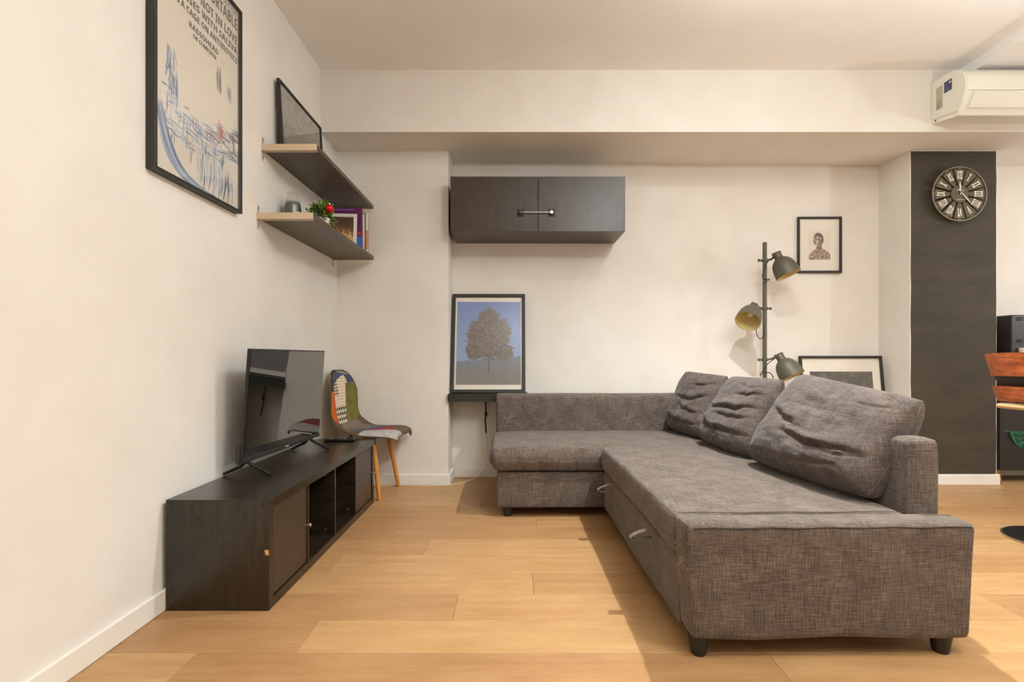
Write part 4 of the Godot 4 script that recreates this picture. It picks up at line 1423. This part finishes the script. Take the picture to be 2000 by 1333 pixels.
# ---------------------------------------------------------------- air conditioner
func air_conditioner() -> void:
	var x0 := 2.868
	var L := 0.86
	var t := thing("air_conditioner", "cream split air conditioner mounted on the beam above the black pillar", "air conditioner", Vector3(x0, 2.53, -3.59))
	# section: x2 out of the wall, y2 up from the bottom
	var sec := Transform3D(Basis(Vector3(0, 0, 1), Vector3(0, 1, 0), Vector3(1, 0, 0)), Vector3.ZERO)
	var pr := [Vector2(0.0, 0.060), Vector2(0.0, 0.318), Vector2(0.13, 0.315), Vector2(0.20, 0.300), Vector2(0.250, 0.268), Vector2(0.276, 0.225), Vector2(0.284, 0.175), Vector2(0.278, 0.125), Vector2(0.245, 0.058), Vector2(0.215, 0.022)]
	put("body", MB.new().prism(pr, L, sec, 0.006).mesh(28), M.white_plastic, t)
	put("underside", MB.new().prism([Vector2(0.0, 0.038), Vector2(0.0, 0.062), Vector2(0.216, 0.024), Vector2(0.20, 0.004), Vector2(0.185, 0.0)], L - 0.016, Transform3D(sec.basis, Vector3(0.008, 0, 0))).mesh(28), M.white_plastic, t)
	# fall-front flap, a hair proud of the body
	put("louvre_flap", MB.new().prism([Vector2(0.2795, 0.118), Vector2(0.284, 0.122), Vector2(0.252, 0.056), Vector2(0.236, 0.036), Vector2(0.231, 0.038)], L - 0.10, Transform3D(sec.basis, Vector3(0.05, 0, 0))).mesh(28), mat(rgb(228, 226, 208), 0.4), t)
	put("front_cover", MB.new().prism([Vector2(0.278, 0.215), Vector2(0.283, 0.216), Vector2(0.2885, 0.175), Vector2(0.2835, 0.129), Vector2(0.278, 0.128)], L - 0.012, Transform3D(sec.basis, Vector3(0.006, 0, 0))).mesh(40), M.white_plastic, t)
	# stickers on the near end
	var lab := put("energy_sticker", MB.new().span(Vector3(-0.0008, 0.190, 0.110), Vector3(0.0, 0.262, 0.172)).mesh(), mat(rgb(66, 66, 96), 0.5), t)
	put("sticker_print", MB.new().span(Vector3(-0.0014, 0.238, 0.150), Vector3(-0.0006, 0.250, 0.166)).mesh(), mat(rgb(214, 212, 210), 0.5), lab)
	for k in 3:
		put("sticker_print", MB.new().span(Vector3(-0.0014, 0.198, 0.118 + k * 0.014), Vector3(-0.0006, 0.244 - 0.012 * k, 0.122 + k * 0.014)).mesh(), mat(rgb(110, 112, 150), 0.5), lab)
	var lab2 := put("rating_sticker", MB.new().span(Vector3(-0.0008, 0.105, 0.045), Vector3(0.0, 0.255, 0.098)).mesh(), mat(rgb(188, 178, 156), 0.6), t)
	for k in 7:
		put("sticker_print", MB.new().span(Vector3(-0.0014, 0.112 + k * 0.008, 0.050), Vector3(-0.0006, 0.115 + k * 0.008, 0.090 - 0.006 * (k % 3))).mesh(), mat(rgb(128, 120, 104), 0.6), lab2)
	put("screw_hole", MB.new().lathe([[0.0, 0.0], [0.006, 0.0], [0.005, 0.002], [0.0, 0.002]], 14, Transform3D(Basis(Vector3(0, 0, -1), Vector3(-1, 0, 0), Vector3(0, -1, 0)), Vector3(0.008, 0.046, 0.03))).mesh(), M.dark_gap, t)

# ---------------------------------------------------------------- clock
func wall_clock() -> void:
	var t := thing("wall_clock", "round dark metal wall clock with cut-out segments and white roman numerals", "clock", Vector3(3.310, 2.175, PIER + 0.003))
	var R := 0.205
	var metal := mat(rgb(128, 120, 98), 0.45, 0.2)
	var plate := mat(rgb(92, 84, 64), 0.55, 0.1)
	var white := mat(rgb(232, 226, 212), 0.55)
	var face_on := Transform3D(Basis(Vector3.RIGHT, Vector3.BACK, Vector3.DOWN), Vector3.ZERO)  # lathe axis out of the wall
	put("rim", MB.new().lathe([[R - 0.010, 0.036], [R, 0.036], [R, 0.043], [R - 0.002, 0.045], [R - 0.010, 0.045], [R - 0.010, 0.036]], 96, face_on).mesh(40), metal, t)
	put("hub_disc", MB.new().lathe([[0.0, 0.034], [0.066, 0.034], [0.066, 0.043], [0.064, 0.045], [0.0, 0.045]], 64, face_on).mesh(40), plate, t)
	put("movement_box", MB.new().span(Vector3(-0.03, -0.03, 0.0), Vector3(0.03, 0.03, 0.035), 0.002).mesh(), M.black_plastic, t)
	var nums := ["XII", "I", "II", "III", "IIII", "V", "VI", "VII", "VIII", "IX", "X", "XI"]
	for k in 12:
		var a0 := PI / 2 - TAU * (k - 0.5) / 12.0
		var poly := []
		for j in 9:
			var a := lerpf(a0 - 0.035, a0 - TAU / 12.0 + 0.035, j / 8.0)
			poly.append(Vector2(cos(a), sin(a)) * (R - 0.020))
		for j in 9:
			var a := lerpf(a0 - TAU / 12.0 + 0.075, a0 - 0.075, j / 8.0)
			poly.append(Vector2(cos(a), sin(a)) * 0.074)
		var pl := put("numeral_plate", MB.new().prism(poly, 0.006, Transform3D(Basis(), Vector3(0, 0, 0.034)), 0.0008).mesh(), plate, t)
		var am := PI / 2 - TAU * k / 12.0
		put("tab", MB.new().box(Vector3(cos(am), sin(am), 0) * (R - 0.015) + Vector3(0, 0, 0.037), Vector3(0.014, 0.030, 0.004), 0.0, Basis(Vector3.BACK, am)).mesh(), plate, pl)
		put("tab", MB.new().box(Vector3(cos(am), sin(am), 0) * 0.070 + Vector3(0, 0, 0.037), Vector3(0.012, 0.014, 0.004), 0.0, Basis(Vector3.BACK, am)).mesh(), plate, pl)
		var f := SystemFont.new()
		f.font_names = PackedStringArray(["Droid Sans"])
		f.font_weight = 600
		var tm := TextMesh.new()
		tm.font = f
		tm.text = nums[k]
		tm.font_size = 64
		tm.pixel_size = 0.001
		tm.depth = 0.003
		tm.curve_step = 2.0
		var bb := tm.get_aabb()
		var wide: float = minf({1: 0.012, 2: 0.032, 3: 0.042, 4: 0.050}[nums[k].length()] + (0.008 if nums[k].length() == 1 and nums[k] != "I" else 0.0), 0.05)
		var o := put("numeral", tm, white, pl)
		var turn := am - PI / 2
		var bs := Basis(Vector3.BACK, turn) * Basis.from_scale(Vector3(wide / bb.size.x, 0.060 / bb.size.y, 1))
		o.transform = Transform3D(bs, Vector3(cos(am), sin(am), 0) * 0.140 + Vector3(0, 0, 0.0412) - bs * Vector3(bb.get_center().x, bb.get_center().y, 0))
	for h in [[0.122, -42.0, 0.0045, 0.030], [0.080, 4.0, 0.006, 0.020]]:
		var a := PI / 2 + deg_to_rad(h[1])
		if h[0] > 0.1:
			a = deg_to_rad(-49.0)
		var dir := Vector3(cos(a), sin(a), 0)
		var sd := Vector3(-sin(a), cos(a), 0)
		var w: float = h[2]
		var pts := []
		for q in [dir * h[0], dir * h[0] * 0.6 + sd * w, dir * 0.01 + sd * w * 0.7, -dir * h[3] + sd * w * 0.6, -dir * h[3] - sd * w * 0.6, dir * 0.01 - sd * w * 0.7, dir * h[0] * 0.6 - sd * w]:
			pts.append(Vector2(q.x, q.y))
		put("hand", MB.new().prism(pts, 0.0015, Transform3D(Basis(), Vector3(0, 0.012, 0.052 if h[0] > 0.1 else 0.049))).mesh(), white, t)
	put("spindle", MB.new().lathe([[0.0, 0.045], [0.008, 0.045], [0.008, 0.056], [0.0, 0.057]], 20, Transform3D(face_on.basis, Vector3(0, 0.012, 0))).mesh(), metal, t)
	put("dial_print", MB.new().span(Vector3(-0.028, 0.022, 0.0448), Vector3(0.030, 0.026, 0.0456)).mesh(), white, t)
	put("dial_print", MB.new().span(Vector3(-0.026, -0.046, 0.0448), Vector3(0.026, -0.040, 0.0456)).mesh(), mat(rgb(170, 164, 148), 0.6), t)

# ---------------------------------------------------------------- bar corner beside the pillar
func kitchen_corner() -> void:
	# counter with a dark front
	var c := thing("bar_counter", "dark bar counter with a wooden top beside the black pillar", "counter", Vector3(3.66, 0, -4.21))
	put("top_board", MB.new().span(Vector3(0, 0.955, 0), Vector3(1.6, 0.985, 0.36), 0.002).mesh(), M.walnut, c)
	put("front", MB.new().span(Vector3(0.02, 0.10, 0.02), Vector3(1.58, 0.955, 0.26), 0.002).mesh(), M.black, c)
	for x in [0.06, 0.8, 1.5]:
		put("foot", MB.new().lathe([[0.0, 0.0], [0.018, 0.0], [0.022, 0.02], [0.014, 0.06], [0.016, 0.10], [0.0, 0.10]], 18).mesh(40), mat(rgb(190, 150, 80), 0.35, 0.7), c, Transform3D(Basis(), Vector3(x, 0, 0.20)))
	var a := thing("vented_appliance", "black vented box standing on the bar counter", "appliance", Vector3(3.70, 0.985, -4.16))
	put("casing", MB.new().span(Vector3(0, 0.006, 0), Vector3(0.52, 0.29, 0.28), 0.006).mesh(), mat(rgb(34, 31, 26), 0.45), a)
	for row in 2:
		for k in 6:
			for j in 2:
				put("vent_slot", MB.new().span(Vector3(0.03 + k * 0.062, 0.262 - row * 0.165 - j * 0.014, 0.279), Vector3(0.078 + k * 0.062, 0.270 - row * 0.165 - j * 0.014, 0.2812)).mesh(), M.dark_gap, a)
	for x in [0.04, 0.48]:
		put("rubber_foot", MB.new().lathe([[0.0, 0.0], [0.012, 0.0], [0.012, 0.007], [0.0, 0.007]], 12, Transform3D(Basis(), Vector3(x, 0, 0.24))).mesh(), M.black, a)
	var cup := thing("white_cup", "small white cup on the bar counter before the vented box", "cup", Vector3(3.775, 0.985, -3.868))
	put("bowl", MB.new().lathe([[0.0, 0.0], [0.022, 0.0], [0.026, 0.004], [0.030, 0.045], [0.028, 0.045], [0.024, 0.005], [0.0, 0.005]], 24).mesh(40), M.white_plastic, cup)
	put("handle", MB.new().tube([Vector3(0.028, 0.036, 0), Vector3(0.042, 0.032, 0), Vector3(0.042, 0.016, 0), Vector3(0.026, 0.012, 0)], 0.0035, 8).mesh(60), M.white_plastic, cup)
	# green net hanging on the counter's front
	var net := thing("green_net", "green mesh net hanging on the dark counter front", "net", Vector3(3.80, 0.28, -3.945))
	var gm := mat(rgb(44, 150, 104), 0.6)
	var strands := MB.new()
	for k in 12:
		if k % 4 == 3:
			continue
		var p := []
		var q := []
		for j in 8:
			var v := j / 7.0
			p.append(Vector3(-0.05 + 0.012 * k + 0.02 * v, 0.115 - v * (0.02 + 0.11 * sin(PI * clampf((k + 1) / 13.0, 0, 1))), 0.004 + 0.002 * sin(k + j)))
			q.append(Vector3(-0.05 + 0.135 * v, 0.115 - (k / 11.0) * 0.12 * sin(PI * clampf(0.06 + v * 0.9, 0, 1)), 0.006 + 0.002 * sin(k * 2 + j)))
		strands.tube(p, 0.0013, 4)
		strands.tube(q, 0.0013, 4)
	put("netting", strands.mesh(), gm, net)
	put("hanging_cord", MB.new().tube([Vector3(-0.05, 0.115, 0.005), Vector3(-0.10, 0.125, 0.005)], 0.002, 5).tube([Vector3(0.085, 0.115, 0.005), Vector3(0.12, 0.125, 0.005)], 0.002, 5).mesh(), gm, net)
	# bar stool with a bent-wood back
	var s := thing("bar_stool", "bar stool with two curved walnut back slats and a black disc foot", "stool", Vector3(2.83, 0, -2.73), deg_to_rad(-90))
	put("disc_foot", MB.new().lathe([[0.0, 0.0], [0.205, 0.0], [0.208, 0.004], [0.200, 0.012], [0.06, 0.022], [0.03, 0.045], [0.0, 0.045]], 64).mesh(35), mat(rgb(34, 32, 29), 0.25, 0.6), s)
	put("rim", MB.new().lathe([[0.205, 0.002], [0.2105, 0.002], [0.2105, 0.007], [0.205, 0.008], [0.205, 0.002]], 64).mesh(), M.steel, s)
	put("column", MB.new().lathe([[0.0, 0.04], [0.028, 0.04], [0.028, 0.36], [0.022, 0.362], [0.022, 0.66], [0.0, 0.66]], 28).mesh(), M.steel, s)
	put("footrest", MB.new().tube([Vector3(-0.02, 0.27, 0), Vector3(-0.16, 0.27, -0.06), Vector3(-0.15, 0.27, -0.2), Vector3(0.0, 0.27, -0.26), Vector3(0.15, 0.27, -0.2), Vector3(0.16, 0.27, -0.06), Vector3(0.02, 0.27, 0)], 0.010, 10).mesh(60), M.steel, s)
	var bent := func(x0: float, x1: float, x2: float, x3: float, y0: float, y1: float, z0: float, th: float, dy: float) -> ArrayMesh:  # curved slat, wider at the top, bowed towards the sitter at its ends
		var mb := MB.new()
		mb.begin()
		var rows := []
		for i in 21:
			var u := i / 20.0
			var bow := -0.07 * pow(2.0 * u - 1.0, 2)
			var rise := dy * pow(2.0 * u - 1.0, 2)
			var lo := Vector3(lerpf(x0, x1, u), y0 + rise, z0 + bow)
			var hi := Vector3(lerpf(x2, x3, u), y1 + rise, z0 + bow + 0.025)
			var nn := Vector3(0.6 * (2.0 * u - 1.0), 0, 1).normalized() * th
			rows.append([mb.add(lo), mb.add(hi), mb.add(hi - nn), mb.add(lo - nn)])
		for i in 20:
			for k in 4:
				mb.quad(rows[i][k], rows[i][(k + 1) % 4], rows[i + 1][(k + 1) % 4], rows[i + 1][k])
		for e in [0, 20]:
			if e == 0:
				mb.quad(rows[e][0], rows[e][3], rows[e][2], rows[e][1])
			else:
				mb.quad(rows[e][0], rows[e][1], rows[e][2], rows[e][3])
		mb.close()
		return mb.mesh(35)
	put("back_slat", bent.call(-0.262, 0.262, -0.276, 0.276, 0.858, 0.985, 0.165, 0.013, -0.008), M.walnut, s)
	var low_slat := put("back_slat", bent.call(-0.242, 0.242, -0.256, 0.256, 0.718, 0.803, 0.145, 0.013, -0.008), M.walnut, s)
	put("bolt", MB.new().lathe([[0.0, 0.0], [0.009, 0.0], [0.007, 0.004], [0.0, 0.005]], 16, Transform3D(Basis(Vector3.RIGHT, Vector3.BACK, Vector3.DOWN), Vector3(-0.075, 0.755, 0.140))).mesh(), M.black, low_slat)
	put("back_pad", bent.call(-0.235, 0.235, -0.250, 0.250, 0.798, 0.866, 0.138, 0.03, -0.008), mat(rgb(24, 22, 22), 0.5), s)
	put("seat", MB.new().soft(Vector3(0, 0.690, -0.06), Vector3(0.38, 0.028, 0.40), 0.013, 30).mesh(180), mat(rgb(206, 176, 128), 0.5), s)
	put("seat_pad", MB.new().soft(Vector3(0, 0.716, -0.09), Vector3(0.34, 0.03, 0.32), 0.014, 30).mesh(180), mat(rgb(24, 22, 22), 0.5), s)
